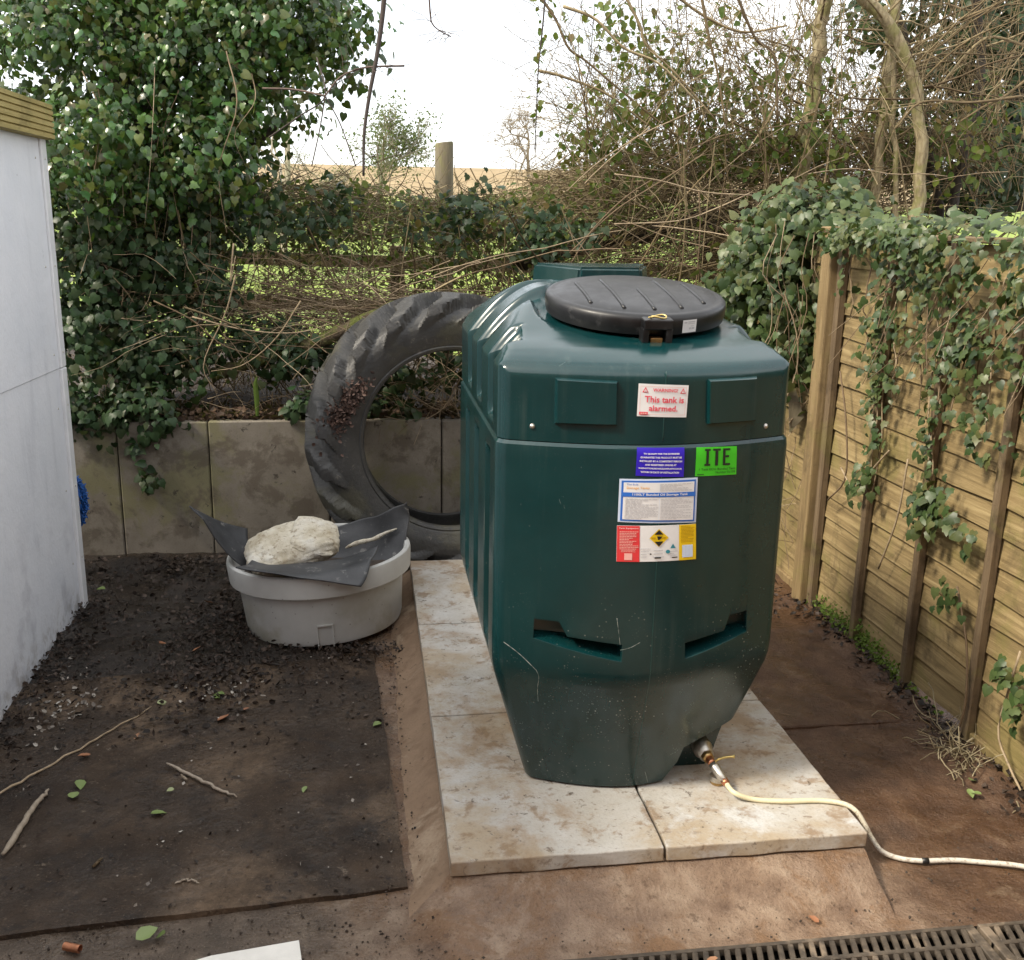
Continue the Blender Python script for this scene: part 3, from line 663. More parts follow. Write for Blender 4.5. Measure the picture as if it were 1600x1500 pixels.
rec = [(.880, -.02), (.890, .12), (.942, .205), (.955, .262), (1.15, .335), (1.4, .345), (1.4, -.02)]
lowme = carve(lowme, [prism(sL, 2.60, 2.735, inn(sL, 0)), prism(sR, 2.60, 2.745, inn(sR, 0)), prism(rec, 2.45, 2.880)])
bm = bmesh.new(); bm.from_mesh(lowme); bmesh.ops.remove_doubles(bm, verts=bm.verts, dist=.0004)
es = [e for e in bm.edges if len(e.link_faces) == 2 and e.calc_face_angle(0) > R(38) and all(.58 < v.co.z < .75 and v.co.y < 2.74 and .40 < v.co.x < 1.14 for v in e.verts)]
try: bmesh.ops.bevel(bm, geom=es, offset=.006, segments=3, affect='EDGES', profile=.5, clamp_overlap=True)
except Exception: pass
bm.to_mesh(lowme); bm.free()
lowme.name = 'lower_body'
lowme.polygons.foreach_set('use_smooth', [True]*len(lowme.polygons)); lowme.set_sharp_from_angle(angle=R(28))
link('lower_body', lowme, MT['tank'], tank)
# upper shell
def smin(vals, k=.010):
    vals = np.array(vals); return float(-k*np.log(np.sum(np.exp(-(vals-vals.min())/k)))+vals.min())
def ztop(x, y, hw0=UPW[0]):
    d = max(0, hw0-abs(x-TX)); v = 1.452+1.43*d-2.7*d*d if d < .26 else 1.6415
    v -= .036*max(groove(y, (1, 2))*sst(.02, .0, 0)*1.0, groove(y, (0,))*sst(.10, .085, d))*sst(.30, .27, d)
    df = y-front_up(x, 0); zf = float(np.interp(df, [0, .008, .02, .04, .10, .21, .61], [1.434, 1.450, 1.463, 1.474, 1.497, 1.5208, 1.645]))
    zr = 1.50+.55*(UPW[3]-y); z = smin([v, zf, zr, 1.645], .006)
    m = sst(.318, .292, math.hypot(x-.822, (y-3.10)))
    return z*(1-m)+smin([z, 1.5208+.158*(df-.21)], .004)*m
def gup(y, z): return .040*groove(y)*sst(1.268, 1.315, z)
hw, yf, bu, yb = UPW
us = np.unique(np.round(np.concatenate([np.linspace(-1, 1, 49), [s*v for s in (-1, 1) for v in (.998, .985, .97, .95, .93, .91, .885, .86)], np.linspace(-.65, .75, 60)]), 4))
rows = set(np.round(np.concatenate([np.linspace(yf, yb, 42), yf+np.array([.006, .015, .025, .035, .05, .07])]), 4))
rows = {y for y in rows if all(abs(y-e) > .016 for g_ in GRV for e in g_)}
for (p, q) in GRV:
    for e in np.linspace(p-.005, p+.007, 5): rows.add(round(float(e), 4))
    for e in np.linspace(q-.007, q+.015, 5): rows.add(round(float(e), 4))
rows = sorted(rows); nu, nr = len(us), len(rows); RC = .03
def upxy(u, y0, gd):
    x, y = u*(hw-gd), y0
    for (cy, sy) in ((yf+RC, -1), (yb-RC, 1)):
        dx, dy = abs(x)-(hw-RC), (y-cy)*sy
        if dx > 0 and dy > 0:
            k = max(dx, dy)/math.hypot(dx, dy); x = math.copysign(hw-RC+dx*k, x); y = cy+sy*dy*k
    f = sst(yf+.17, yf, y0); y -= bu*(1-min(1, abs(u))**1.75)*f
    return TX+x, y
V = []
for y0 in rows:
    for u in us: x, y = upxy(u, y0, .040*groove(y0)); V.append((x, y, ztop(x, y)))
F = [(j*nu+i, j*nu+i+1, (j+1)*nu+i+1, (j+1)*nu+i) for j in range(nr-1) for i in range(nu-1)]
per = [(0, i) for i in range(nu)]+[(j, nu-1) for j in range(1, nr)]+[(nr-1, i) for i in range(nu-2, -1, -1)]+[(j, 0) for j in range(nr-2, 0, -1)]
prev = [j*nu+i for j, i in per]; m = len(per)
for z in ('top', 1.40, 1.36, 1.325, 1.315, 1.305, 1.295, 1.285, 1.275, 1.268, 1.262, 1.2515, 1.2495):
    cur = []
    for (j, i) in per:
        zz = max(1.415, V[j*nu+i][2]-.014) if z == 'top' else z
        x, y = upxy(us[i], rows[j], gup(rows[j], zz))
        if z == 1.2495: x, y = TX+(x-TX)*.991, 3.3+(y-3.3)*.994
        cur.append(len(V)); V.append((x, y, zz))
    F += [(cur[k], cur[(k+1) % m], prev[(k+1) % m], prev[k]) for k in range(m)]; prev = cur
F.append(tuple(prev)[::-1])
up = link('upper_shell', quadmesh('upper_shell', V, F, True, R(40)), MT['tank'], tank)
# raised filler block behind the lid
bl = [(.712, 3.455), (.950, 3.455), (1.055, 3.79), (.605, 3.79)]
bm = bmesh.new(); a = [bm.verts.new((x, y, 1.56)) for x, y in bl]; b = [bm.verts.new((x+.012*(1 if x < .8 else -1), y+(.006 if y < 3.6 else -.01), 1.684)) for x, y in bl]
bm.faces.new(a[::-1]); bm.faces.new(b)
for i in range(4): bm.faces.new((a[i], a[(i+1) % 4], b[(i+1) % 4], b[i]))
bmesh.ops.bevel(bm, geom=list(bm.edges), offset=.010, segments=3, affect='EDGES'); me = bpy.data.meshes.new('filler_block'); bm.to_mesh(me); bm.free()
me.polygons.foreach_set('use_smooth', [True]*len(me.polygons)); me.set_sharp_from_angle(angle=R(35)); link('filler_block', me, MT['tank'], tank)
# conforming patches on the front: pads and stickers
def onfront(px, py, up_):
    fn = front_up if up_ else front_low; y = 2.66
    for _ in range(8): p = at(px, py, y); y = fn(p[0], p[2])
    return p[0], p[2]
def patch(name, corners, off, mat, parent, up_, n=14, thick=.0, rim=0.0):
    """corners (x,z): bottom left, bottom right, top right, top left on the tank front"""
    fn = front_up if up_ else front_low; c = [np.array(q) for q in corners]; V = []; F = []
    m = 8
    def uvp(u, v): return (c[0]*(1-u)+c[1]*u)*(1-v)+(c[3]*(1-u)+c[2]*u)*v
    for j in range(m+1):
        for i in range(n+1):
            q = uvp(i/n, j/m); V.append((q[0], fn(*q)-off, q[1]))
    F = [(j*(n+1)+i, j*(n+1)+i+1, (j+1)*(n+1)+i+1, (j+1)*(n+1)+i) for j in range(m) for i in range(n)]
    # skirt back onto the tank
    ring = [i for i in range(n+1)]+[j*(n+1)+n for j in range(1, m+1)]+[m*(n+1)+i for i in range(n-1, -1, -1)]+[j*(n+1) for j in range(m-1, 0, -1)]
    cen = sum(c)/4; b0 = len(V)
    for q in ring:
        x, y, z = V[q]; dx, dz = x-cen[0], z-cen[1]
        x2 = x+rim*np.sign(dx)*(abs(dx) > .9*abs(c[1][0]-c[0][0])/2); z2 = z+rim*np.sign(dz)*(abs(dz) > .8*abs(c[3][1]-c[0][1])/2)
        V.append((x2, fn(x2, z2)+(.002 if rim else -.0002), z2))
    k = len(ring)
    for i in range(k): F.append((ring[i], b0+i, b0+(i+1) % k, ring[(i+1) % k]))
    return link(name, quadmesh(name, V, F, True, R(30)), mat, parent)
def pcorn(px4, up_): return [onfront(x, y, up_) for x, y in px4]
patch('raised_pad', pcorn([(869, 659), (961, 662), (962, 598), (870, 593)], True), .013, MT['tank'], tank, True, rim=.006)
patch('raised_pad', pcorn([(1107, 660), (1178, 655), (1180, 591), (1108, 595)], True), .013, MT['tank'], tank, True, rim=.006)
def fline(pts, r, mat, name, up_):
    fn = front_up if up_ else front_low
    P = np.array([(x, fn(x, z)+r*.45, z) for x, z in pts]); return tubeobj(name, P, r, mat, tank, 5)
seam = plain('mould seam plastic', (.008, .055, .052), .4)
fline([(TX+.018, z) for z in np.linspace(1.262, 1.452, 14)], .0016, seam, 'mould_seam', True)
fline([(TX+.018, z) for z in np.linspace(.15, 1.235, 60)], .0014, seam, 'mould_seam', False)
for pts in ([(787, 1003), (812, 1022), (838, 1047)], [(838, 1047), (842, 1058), (840, 1075), (841, 1096)], [(964, 966), (967, 990), (969, 1008)], [(969, 1016), (985, 1012), (1000, 1004)], [(1008, 1206), (1012, 1222)]):
    P = [onfront(x, y, False) for x, y in pts]; P = smooth_path([(x, 0, z) for x, z in P], 12)
    fline([(p[0], p[2]) for p in P], .0007 if pts[0][0] != 787 else .0013, MT['scuff'], 'scratch', False)
bm_ = quadmesh('bolt', *(lambda VF: ([(v[0], -v[2], v[1]) for v in VF[0]], VF[1]))(lathe([(.0001, .006), (.0045, .005), (.0065, .002), (.008, 0)], 12)), True)
for px in ((832, 666), (1196, 666)):
    x, z = onfront(*px, True); o = link('bolt', bm_, MT['steel'], tank); o.location = (x, front_up(x, z)-.0005, z)

# ---- lid
lid_c = np.array([.822, 3.10, 1.5645]); tilt = R(8.8)
def lidx(p): p = (p[0], p[1], p[2]*.92); return (lid_c[0]+p[0], lid_c[1]+p[1]*math.cos(tilt)-p[2]*math.sin(tilt), lid_c[2]+p[1]*math.sin(tilt)+p[2]*math.cos(tilt))
V, F = lathe([(.0, .0), (.254, .0), (.271, .004), (.274, .020), (.276, .042), (.274, .056), (.267, .064), (.257, .067), (.249, .066), (.243, .069), (.20, .077), (.12, .083), (.04, .085), (.0001, .085)], 96)
lid = link('lid', quadmesh('lid', [lidx(v) for v in V], F, True, R(35)), MT['lid'], tank)
a = Acc()
for k, xx in enumerate((-.17, -.085, .0, .085, .17)):
    hl = math.sqrt(.226**2-xx**2); P = []
    for t in np.linspace(-hl, hl*.55 if k != 2 else -.02, 14):
        rr = math.hypot(xx, t); P.append(lidx((xx+.0*t, t, float(np.interp(rr, [0, .04, .12, .2, .252], [.085, .085, .083, .077, .069]))-.0015)))
    a.add(*tube(P, .0062, 8))
link('ridges', a.mesh('ridges', True), MT['lid'], lid)
hb = lambda x0, x1, y0, y1, z0, z1, bv=.003: (lambda me: ([setattr(v, 'co', Vector(lidx(v.co))) for v in me.vertices], me)[1])(boxmesh('h', x0, x1, y0, y1, z0, z1, bv, 0, 2))
hx = -.008
link('hasp', hb(hx-.042, hx+.042, -.309, -.262, .030, .062, .005), MT['lid'], lid)
link('hasp_leg', hb(hx-.044, hx-.024, -.306, -.264, -.012, .032, .004), MT['lid'], lid)
link('hasp_leg', hb(hx+.024, hx+.044, -.306, -.264, -.012, .032, .004), MT['lid'], lid)
link('padlock_body', hb(hx-.018, hx+.018, -.299, -.279, -.018, .004, .004), MT['brass'], lid)
th = np.linspace(0, 2*math.pi, 28)
tubeobj('padlock_ring', [lidx((hx+.004+.022*math.cos(t), -.284+.013*math.sin(t), .0665+.003*math.sin(2*t))) for t in th], .0026, MT['ring'], lid, 6)
tubeobj('padlock_ring', [lidx((hx-.012-.012*s, -.292-.006*s, .068)) for s in (0, .5, 1, 1.5)], .0024, MT['ring'], lid, 6)
# white stock label on the lid rim
V = []; F = []
for i in range(9):
    an = R(-74.5+10.0*i/8)
    for zz in (.010, .050): V.append(lidx(((.2772)*math.cos(an), .2772*math.sin(an), zz)))
F = [(2*i, 2*i+2, 2*i+3, 2*i+1) for i in range(8)]
rl = link('rim_label', quadmesh('rim_label', V, F, True), MT['s_white'], lid)
V = []; F = []
for (a0, a1, z0, z1) in ((-73.6, -71.6, .040, .044), (-70.9, -65.8, .042, .045), (-70, -68.6, .020, .026), (-68.2, -66, .020, .026), (-69, -66.6, .029, .031), (-71, -66, .037, .039)):
    b0 = len(V)
    for aa in (a0, a1):
        for zz in (z0, z1): V.append(lidx((.2782*math.cos(R(aa)), .2782*math.sin(R(aa)), zz)))
    F.append((b0, b0+2, b0+3, b0+1))
link('print', quadmesh('print', V, F), MT['s_grey'], rl)

# ---- stickers with their lettering, bent over the front of the tank
class Sticker:
    def __init__(s, px4, up_, base, rad=0):
        s.up = up_; s.fn = front_up if up_ else front_low; s.c = [np.array(onfront(*p, up_)) for p in px4]; s.k = 0
        s.o = patch('sticker', s.c, .0014, MT[base], tank, up_)
    def map(s, u, v, lay):
        c = s.c; q = (c[0]*(1-u)+c[1]*u)*(1-v)+(c[3]*(1-u)+c[2]*u)*v
        return (q[0], s.fn(*q)-.0014-.0010*lay, q[1])
    def poly(s, name, polys, mat, lay=1):
        V = []; F = []
        for P in polys:
            b = len(V); V += [s.map(u, v, lay) for u, v in P]; F.append(tuple(range(b, len(V))))
        return link(name, quadmesh(name, V, F), MT[mat], s.o)
    def rect(s, name, rs, mat, lay=1, n=40):
        V = []; F = []
        for (u0, v0, u1, v1) in rs:
            k = max(1, int(n*abs(u1-u0)+.99)); b = len(V)
            for i in range(k+1): V += [s.map(u0+(u1-u0)*i/k, v0, lay), s.map(u0+(u1-u0)*i/k, v1, lay)]
            F += [(b+2*i, b+2*i+2, b+2*i+3, b+2*i+1) for i in range(k)]
        return link(name, quadmesh(name, V, F), MT[mat], s.o, kind='stuff' if len(rs) > 1 and name != 'large_lettering' else None)
    def text(s, rows, mat, lay=2, bold=.0, name='lettering'):
        """rows: (text, u0, u1, v0, v1): the line stretched into that box"""
        V = []; F = []
        for (tx, u0, u1, v0, v1) in rows:
            cu = bpy.data.curves.new('t', 'FONT'); cu.body = tx; cu.resolution_u = 2; cu.offset = bold
            ob = bpy.data.objects.new('t', cu); COL.objects.link(ob)
            me = bpy.data.meshes.new_from_object(ob.evaluated_get(bpy.context.evaluated_depsgraph_get()))
            bpy.data.objects.remove(ob)
            co = np.array([v.co[:2] for v in me.vertices]); lo, hi = co.min(0), co.max(0); b = len(V)
            if all(ch in 'abcdefghijklmnopqrstuvwxyz .' and ch not in 'bdfhklt' for ch in tx): pass
            for q in (co-lo)/(hi-lo): V.append(s.map(u0+(u1-u0)*q[0], v0+(v1-v0)*q[1], lay))
            F += [tuple(b+i for i in p.vertices) for p in me.polygons]; bpy.data.meshes.remove(me)
        return link(name, quadmesh(name, V, F), MT[mat], s.o)
def fine(u0, u1, v0, v1, n, seed, h=.45, gap=.0):
    rr = random.Random(seed); out = []; st = (v1-v0)/n
    for k in range(n):
        v = v1-(k+.5)*st; e = u1-(u1-u0)*rr.choice([0, .0, .05, .12, .3, .5]); u = u0
        while u < e:
            w = (u1-u0)*rr.uniform(.06, .16); out.append((u, v-st*h/2, min(u+w, e), v+st*h/2)); u += w+(u1-u0)*.02
    return out
# warning sticker
S = Sticker([(995, 650), (1072, 652), (1076, 602), (998, 599)], True, 's_white')
S.text([('WARNING!', .28, .78, .775, .885), ('This tank is', .13, .92, .44, .64), ('alarmed.', .22, .80, .18, .36)], 's_warn', 2, .022)
for u in (.075, .83):
    S.poly('warning_triangle', [[(u, .74), (u+.12, .74), (u+.06, .91)]], 's_warn', 1)
    S.poly('warning_triangle', [[(u+.026, .765), (u+.094, .765), (u+.06, .865)]], 's_white', 2)
    S.rect('exclamation_mark', [(u+.055, .795, u+.065, .84), (u+.055, .773, u+.065, .785)], 's_warn', 3)
S.rect('border', [(.04, .925, .96, .933), (.04, .07, .96, .078), (.04, .078, .045, .925), (.955, .078, .96, .925)], 's_pink', 1)
S.rect('maker_mark', [(.035, .055, .205, .145)], 's_warn', 2); S.rect('maker_lettering', [(.06, .085, .09, .12), (.10, .085, .13, .12), (.14, .085, .18, .12)], 's_pink', 3)
# blue guarantee sticker
S = Sticker([(993, 743), (1068, 745), (1069, 699), (995, 699)], False, 's_blue')
S.text([('TO QUALIFY FOR THE EXTENDED', .13, .89, .765, .83), ('GUARANTEE THIS PRODUCT MUST BE', .07, .94, .64, .705), ('INSTALLED BY A COMPETENT PERSON', .06, .95, .51, .575), ('AND REGISTERED ONLINE AT', .17, .83, .38, .445), ('WARRANTYONLINE.HARLEQUINPLASTICS.CO.UK', .04, .95, .25, .315), ('WITHIN 30 DAYS OF INSTALLATION', .09, .89, .12, .185)], 's_white', 2, .035)
# green ITE sticker
S = Sticker([(1086, 744), (1150, 741), (1151, 697), (1088, 699)], False, 's_green')
bars = []
def blk(*r): bars.append(r)
blk(.20, .88, .34, .95); blk(.20, .36, .34, .43); blk(.24, .43, .30, .88)
blk(.40, .88, .59, .95); blk(.46, .36, .53, .88)
blk(.65, .36, .71, .95); blk(.71, .88, .83, .95); blk(.71, .64, .80, .71); blk(.71, .36, .83, .43)
S.rect('large_lettering', bars, 's_black', 2)
S.text([('1 Tank ECO Bunded Tank', .08, .97, .20, .28), ('Number 5x174', .48, .96, .08, .16)], 's_black', 2)
S.rect('fine_print', [(.04, .045, .20, .07)], 's_black', 2)
# blue bordered data sheet
S = Sticker([(965, 815), (1087, 816), (1090, 746), (968, 748)], False, 's_pale')
S.rect('blue_border', [(.025, .035, .975, .965)], 's_mid', 1)
S.rect('white_field', [(.05, .07, .955, .925)], 's_white', 2)
S.rect('title_band', [(.03, .60, .975, .70)], 's_mid', 3)
S.text([('1100LT Bunded Oil Storage Tank', .16, .87, .617, .685)], 's_white', 4, .02)
S.text([('Storage Tanks', .085, .37, .765, .835)], 's_orange', 3, .01)
S.text([('The Bulk', .085, .23, .865, .905)], 's_mid', 3)
S.rect('fine_print', fine(.50, .93, .73, .90, 6, 3)+fine(.075, .49, .09, .57, 15, 4)+fine(.52, .94, .09, .57, 15, 5), 's_grey', 3)
S.rect('fold', [(.500, .07, .503, .60), (.500, .70, .503, .925)], 's_pale', 4)
# red, white and yellow hazard sheet
S = Sticker([(963, 877), (1087, 873), (1087, 818), (964, 821)], False, 's_white')
S.rect('red_field', [(0, 0, .275, 1)], 's_red', 1); S.rect('yellow_field', [(.775, 0, 1, 1)], 's_yellow', 1)
S.text([('Tank Equipment', .02, .26, .905, .955)], 's_white', 2)
S.rect('red_field_print', fine(.03, .26, .34, .86, 12, 8)+fine(.05, .25, .27, .34, 3, 9), 's_pink', 2)
S.rect('yellow_field_print', fine(.80, .98, .50, .97, 12, 10), 's_dkyel', 2)
S.rect('table', [(.815, .08, .955, .43)], 's_pale', 2); S.rect('table_rule', [(.86, .10, .863, .41), (.905, .10, .908, .41)], 's_grey', 3)
S.rect('blank_panel', [(.09, .05, .185, .24)], 's_pink', 2)
S.poly('hazard_diamond', [[(.395, .66), (.515, .41), (.64, .66), (.515, .91)]], 's_yellow', 1)
S.poly('hazard_pictogram', [[(.458, .755), (.515, .885), (.572, .755)], [(.458, .565), (.572, .565), (.515, .425)], [(.49, .71), (.56, .70), (.53, .62), (.505, .60)]], 's_black', 2)
S.rect('hazard_words', [(.42, .64, .475, .68), (.555, .64, .61, .68)], 's_dkyel', 2)
S.rect('fine_print', fine(.29, .43, .10, .40, 4, 11, .3)+fine(.45, .58, .08, .36, 3, 12, .3)+fine(.66, .76, .08, .30, 4, 13, .35), 's_grey', 2)
S.poly('approval_mark', [[(.66, .36), (.73, .36), (.695, .49)]], 's_teal', 2)
S.poly('approval_mark', [[(.63+.028*math.cos(t), .27+.055*math.sin(t)) for t in np.linspace(0, 2*math.pi, 14)[:-1]]], 's_teal', 2)
S.rect('bold_print', [(.46, .09, .54, .13), (.40, .20, .42, .24), (.68, .09, .75, .12)], 's_black', 3)

# ---- outlet valve
A0 = at(1097, 1168, 2.855); A1 = at(1104, 1180, 2.810); A2 = at(1113, 1193, 2.77); A3 = at(1133, 1222, 2.715)
def seg(name, p, q, r0, r1, mat, parent=tank, sides=18, prof=None):
    p, q = np.array(p), np.array(q); prof = prof or [(0, r0), (1, r1)]
    P = [p+(q-p)*t for t, _ in prof]; return tubeobj(name, P, [r for _, r in prof], mat, parent, sides, True)
vb = seg('valve_boss', A0-(A1-A0)*.75, A1, .03, .03, MT['steel'], prof=[(0, .030), (.45, .032), (.60, .032), (.64, .025), (1, .024)])
seg('hex_nut', A1, A1+(A2-A1)*.45, .02, .02, MT['brass'], vb, 6, [(0, .0205), (1, .0185)])
seg('threaded_stub', A1+(A2-A1)*.4, A2, .012, .012, MT['copper'], vb, 14, [(0, .0135), (.3, .0115), (.5, .0135), (.7, .0115), (1, .013)])
vv = seg('valve_body', A2, A3, .015, .012, MT['steel'], tank, 16, [(0, .0135), (.2, .016), (.5, .0145), (.85, .0145), (.9, .012), (1, .0115)])
seg('pipe_nut', A3-(A3-A2)*.12, A3+(A3-A2)*.12, .012, .011, MT['copper'], vv, 6, [(0, .0135), (1, .0125)])
L0 = at(1116, 1190, 2.77); 
tubeobj('lever', smooth_path([L0, at(1124, 1186, 2.76), at(1135, 1183, 2.765), at(1148, 1182, 2.76)], 10), [.004]*9+[.006], MT['ring'], vv, 6)
fc = at(1122, 1218, 2.765)
V, F = lathe([(.0001, .032), (.014, .032), (.024, .028), (.026, .018), (.026, .012)], 24, c=(fc[0]-.002, fc[1], ZT))
link('filter_head', quadmesh('filter_head', V, F, True, R(40)), MT['steel'], vv)
V, F = lathe([(.0001, .0005), (.021, .0005), (.0235, .004), (.0235, .0125), (.0001, .0125)], 24, c=(fc[0]-.002, fc[1], ZT))
link('filter_bowl', quadmesh('filter_bowl', V, F, True, R(40)), MT['brass'], vv)

# ---- the cream fuel pipe
P = [A3+(A3-A2)*.05]
P += [at(1148, 1239, 2.66)]
P += [atz(x, y, ZT+.0085) for x, y in ((1178, 1249), (1225, 1252), (1280, 1251), (1318, 1256))]
P += [atz(1338, 1268, .122), atz(1352, 1290, .085), atz(1362, 1309, .050), atz(1378, 1330, .022)]
P += [atz(x, y, .010) for x, y in ((1405, 1341), (1440, 1345), (1490, 1344), (1530, 1347), (1600, 1354), (1720, 1380))]
pp = smooth_path(P, 140)
pipe = tag(tubeobj('fuel_pipe', pp, .0078, MT['pipe'], None, 10), 'cream fuel pipe running from the brass valve off the slab and across the mud', 'pipe')
i = int(np.argmin(np.abs(proj(pp)[0]-1443))); tubeobj('tape_band', pp[i-1:i+2], .0092, MT['tape'], pipe, 10)
# ================================================================== TYRE, TUB AND WHAT IS IN IT
def tyre():
    key = [(.462, -.128), (.454, -.140), (.458, -.156), (.474, -.166), (.481, -.163), (.487, -.168), (.51, -.180), (.54, -.193), (.58, -.200), (.62, -.202), (.65, -.196), (.672, -.182), (.686, -.16), (.694, -.13), (.698, -.08), (.70, -.04), (.70, 0)]
    key = key+[(r, -a) for r, a in key[-2::-1]]
    key = [(r-.026*sst(.52, .66, r), a) for r, a in key]; out = []
    for k in range(len(key)-1):
        for s in range(3): out.append(tuple(np.array(key[k])*(1-s/3)+np.array(key[k+1])*s/3))
    out.append(key[-1])
    inn_ = [(.478, .130), (.52, .162), (.59, .170), (.635, .15), (.655, .10), (.658, 0), (.655, -.10), (.635, -.15), (.59, -.170), (.52, -.162), (.478, -.130)]
    prof = out+inn_; m = len(prof); no = len(out); n = 900; V = []; NL = 19
    for i in range(n):
        t = 2*math.pi*i/n
        for q, (r, a) in enumerate(prof):
            if q < no and r > .545:
                side = -1 if a <= 0 else 1
                ca = min(1, abs(a)/.19)
                ph = (-t*NL/(2*math.pi)+(.0 if side < 0 else .5)+.75*ca+.9*max(0, (.66-r)/.13)*(ca > .75)) % 1.0
                wdt = .46 if r > .65 else .46*max(0, (r-.545)/.105)+.04
                b = sst(0, .075, ph)*sst(wdt+.13, wdt, ph)
                w = sst(.57, .660, r); h = .072*w*b*(1+.12*wob(np.array([math.cos(t), math.sin(t), a]), 9))
                nr, na = (.30, side*.8) if r < .635 else ((.72, side*.6) if r < .667 else (1, 0))
                r2, a2 = r+h*nr, a+h*na*.75
            else: r2, a2 = r, a
            r2 += .005*wob(np.array([math.cos(t)*2, math.sin(t)*2, a*4]), 2.2)*(r > .5)
            V.append((r2*math.cos(t), a2, r2*math.sin(t)))
    F = []
    for i in range(n):
        i2 = (i+1) % n
        for q in range(m):
            q2 = (q+1) % m; F.append((i*m+q, i*m+q2, i2*m+q2, i2*m+q))
    M = Matrix.Translation((.430, 5.275, .722)) @ Matrix.Rotation(R(4), 4, 'Z') @ Matrix.Rotation(R(-3.0), 4, 'X') @ Matrix.Rotation(R(9), 4, 'Y')
    V = [M @ Vector(v) for v in V]
    return quadmesh('tractor_tyre', V, F, True, R(50)), M
me, TM = tyre()
tag(link('tractor_tyre', me, MT['tyre']), 'huge worn black tractor tyre standing against the concrete wall behind the tank', 'tyre')
# bead rings: proud ring by the rim edge
TUBC = np.array([-.205, 4.56, .006]); TT = Matrix.Translation(Vector(TUBC)) @ Matrix.Rotation(R(-3.4), 4, 'Y') @ Matrix.Rotation(R(-1), 4, 'X')
prof = [(.0001, .004), (.33, .0), (.350, .008), (.357, .03), (.374, .235), (.377, .238), (.405, .240), (.412, .246), (.418, .325), (.415, .338), (.405, .344), (.393, .340), (.387, .325), (.376, .235), (.350, .04), (.335, .026), (.0001, .024)]
V, F = lathe(prof, 96); tub = thing('plastic_tub', TUBC, 'round grey white plastic tub holding rubber sheets and a lumpy sack', 'tub')
link('bowl', quadmesh('bowl', [TT @ Vector(v) for v in V], F, True, R(32)), MT['tub'], tub)
a = Acc()
for (u0, u1, z0, z1) in ((-.036, -.030, .0, .105), (.030, .036, .0, .105), (-.036, .036, .099, .105)):
    V = []; k = 6
    for i in range(k+1):
        u = u0+(u1-u0)*i/k
        for z in (z0, z1):
            for d in (.0, .0125):
                an = -math.pi/2+.045+u/.36; rr = .352+.022*z/.235+d; V.append(TT @ Vector((rr*math.cos(an), rr*math.sin(an), z+.004)))
    F = []
    for i in range(k):
        b, c = 4*i, 4*i+4; F += [(b+1, c+1, c+3), (b+1, c+3, b+3), (b, b+1, c+1), (b, c+1, c), (b+2, c+2, c+3), (b+2, c+3, b+3)]
    F += [(0, 2, 3), (0, 3, 1), (4*k, 4*k+1, 4*k+3), (4*k, 4*k+3, 4*k+2)]
    a.add([tuple(v) for v in V], F)
link('drain_boss', a.mesh('drain_boss'), MT['tub'], tub)
# dark rubbish filling the tub
V, F = lathe([(.0001, .262), (.12, .258), (.24, .25), (.34, .24), (.372, .228)], 40)
V = [TT @ (Vector(v)+Vector((0, 0, .02*wob(np.array(v), 14)))) for v in V]
link('debris_fill', quadmesh('debris_fill', V, F, True), MT['soil'], tub)
def bez(u): return np.array([(1-u)**3, 3*u*(1-u)**2, 3*u*u*(1-u), u**3])
def sheet(name, ctrl, th, mat, label, cat, group=None, n=30, jit=.011):
    Cc = np.array(ctrl, float); V = []; N1 = n+1
    for j in range(N1):
        for i in range(N1):
            b1, b2 = bez(j/n), bez(i/n); p = np.einsum('i,j,ijk->k', b1, b2, Cc); V.append(p+jit*np.array([wob(p, 13), wob(p, 11, 3), wob(p, 15, 7)]))
    F = [(j*N1+i, j*N1+i+1, (j+1)*N1+i+1, (j+1)*N1+i) for j in range(n) for i in range(n)]
    o = link(name, quadmesh(name, V, F, True), mat, None, label, cat, group)
    m = o.modifiers.new('thickness', 'SOLIDIFY'); m.thickness = th; m.offset = 0
    return o
def row(*p): return [at(x, y, Y) for x, y, Y in p]
sheet('rubber_sheet', [row((371, 886, 4.16), (440, 905, 4.135), (510, 906, 4.10), (567, 916, 4.085)), row((380, 884, 4.17), (440, 899, 4.15), (515, 897, 4.12), (574, 898, 4.12)), row((386, 880, 4.22), (440, 890, 4.2), (530, 888, 4.2), (582, 874, 4.2)), row((395, 876, 4.30), (450, 892, 4.3), (530, 880, 4.30), (590, 855, 4.28))], .006, MT['mat'], 'dark rubber sheet folded over the front rim of the grey tub', 'rubber sheet', 'rubber sheets in the tub')
sheet('rubber_sheet', [row((296, 790, 4.42), (318, 806, 4.46), (345, 814, 4.55), (385, 825, 4.62)), row((306, 800, 4.41), (325, 822, 4.45), (352, 840, 4.52), (390, 850, 4.55)), row((312, 806, 4.40), (330, 834, 4.42), (356, 862, 4.46), (395, 876, 4.5)), row((316, 810, 4.38), (333, 842, 4.38), (358, 876, 4.38), (400, 898, 4.40))], .006, MT['mat'], 'bluish rubber sheet with a pointed corner sticking up at the left of the tub', 'rubber sheet', 'rubber sheets in the tub')
sheet('rubber_sheet', [row((505, 828, 4.78), (550, 812, 4.80), (600, 806, 4.74), (637, 782, 4.64)), row((510, 850, 4.76), (555, 838, 4.78), (605, 832, 4.72), (638, 810, 4.63)), row((515, 872, 4.70), (560, 862, 4.72), (610, 860, 4.66), (636, 842, 4.60)), row((520, 900, 4.60), (560, 892, 4.6), (605, 890, 4.56), (632, 872, 4.54))], .006, MT['mat'], 'curved grey rubber sheet standing up at the back right of the tub', 'rubber sheet', 'rubber sheets in the tub')
P = smooth_path(row((540, 856, 4.66), (560, 848, 4.66), (585, 842, 4.66), (600, 834, 4.66), (620, 826, 4.64)), 16)
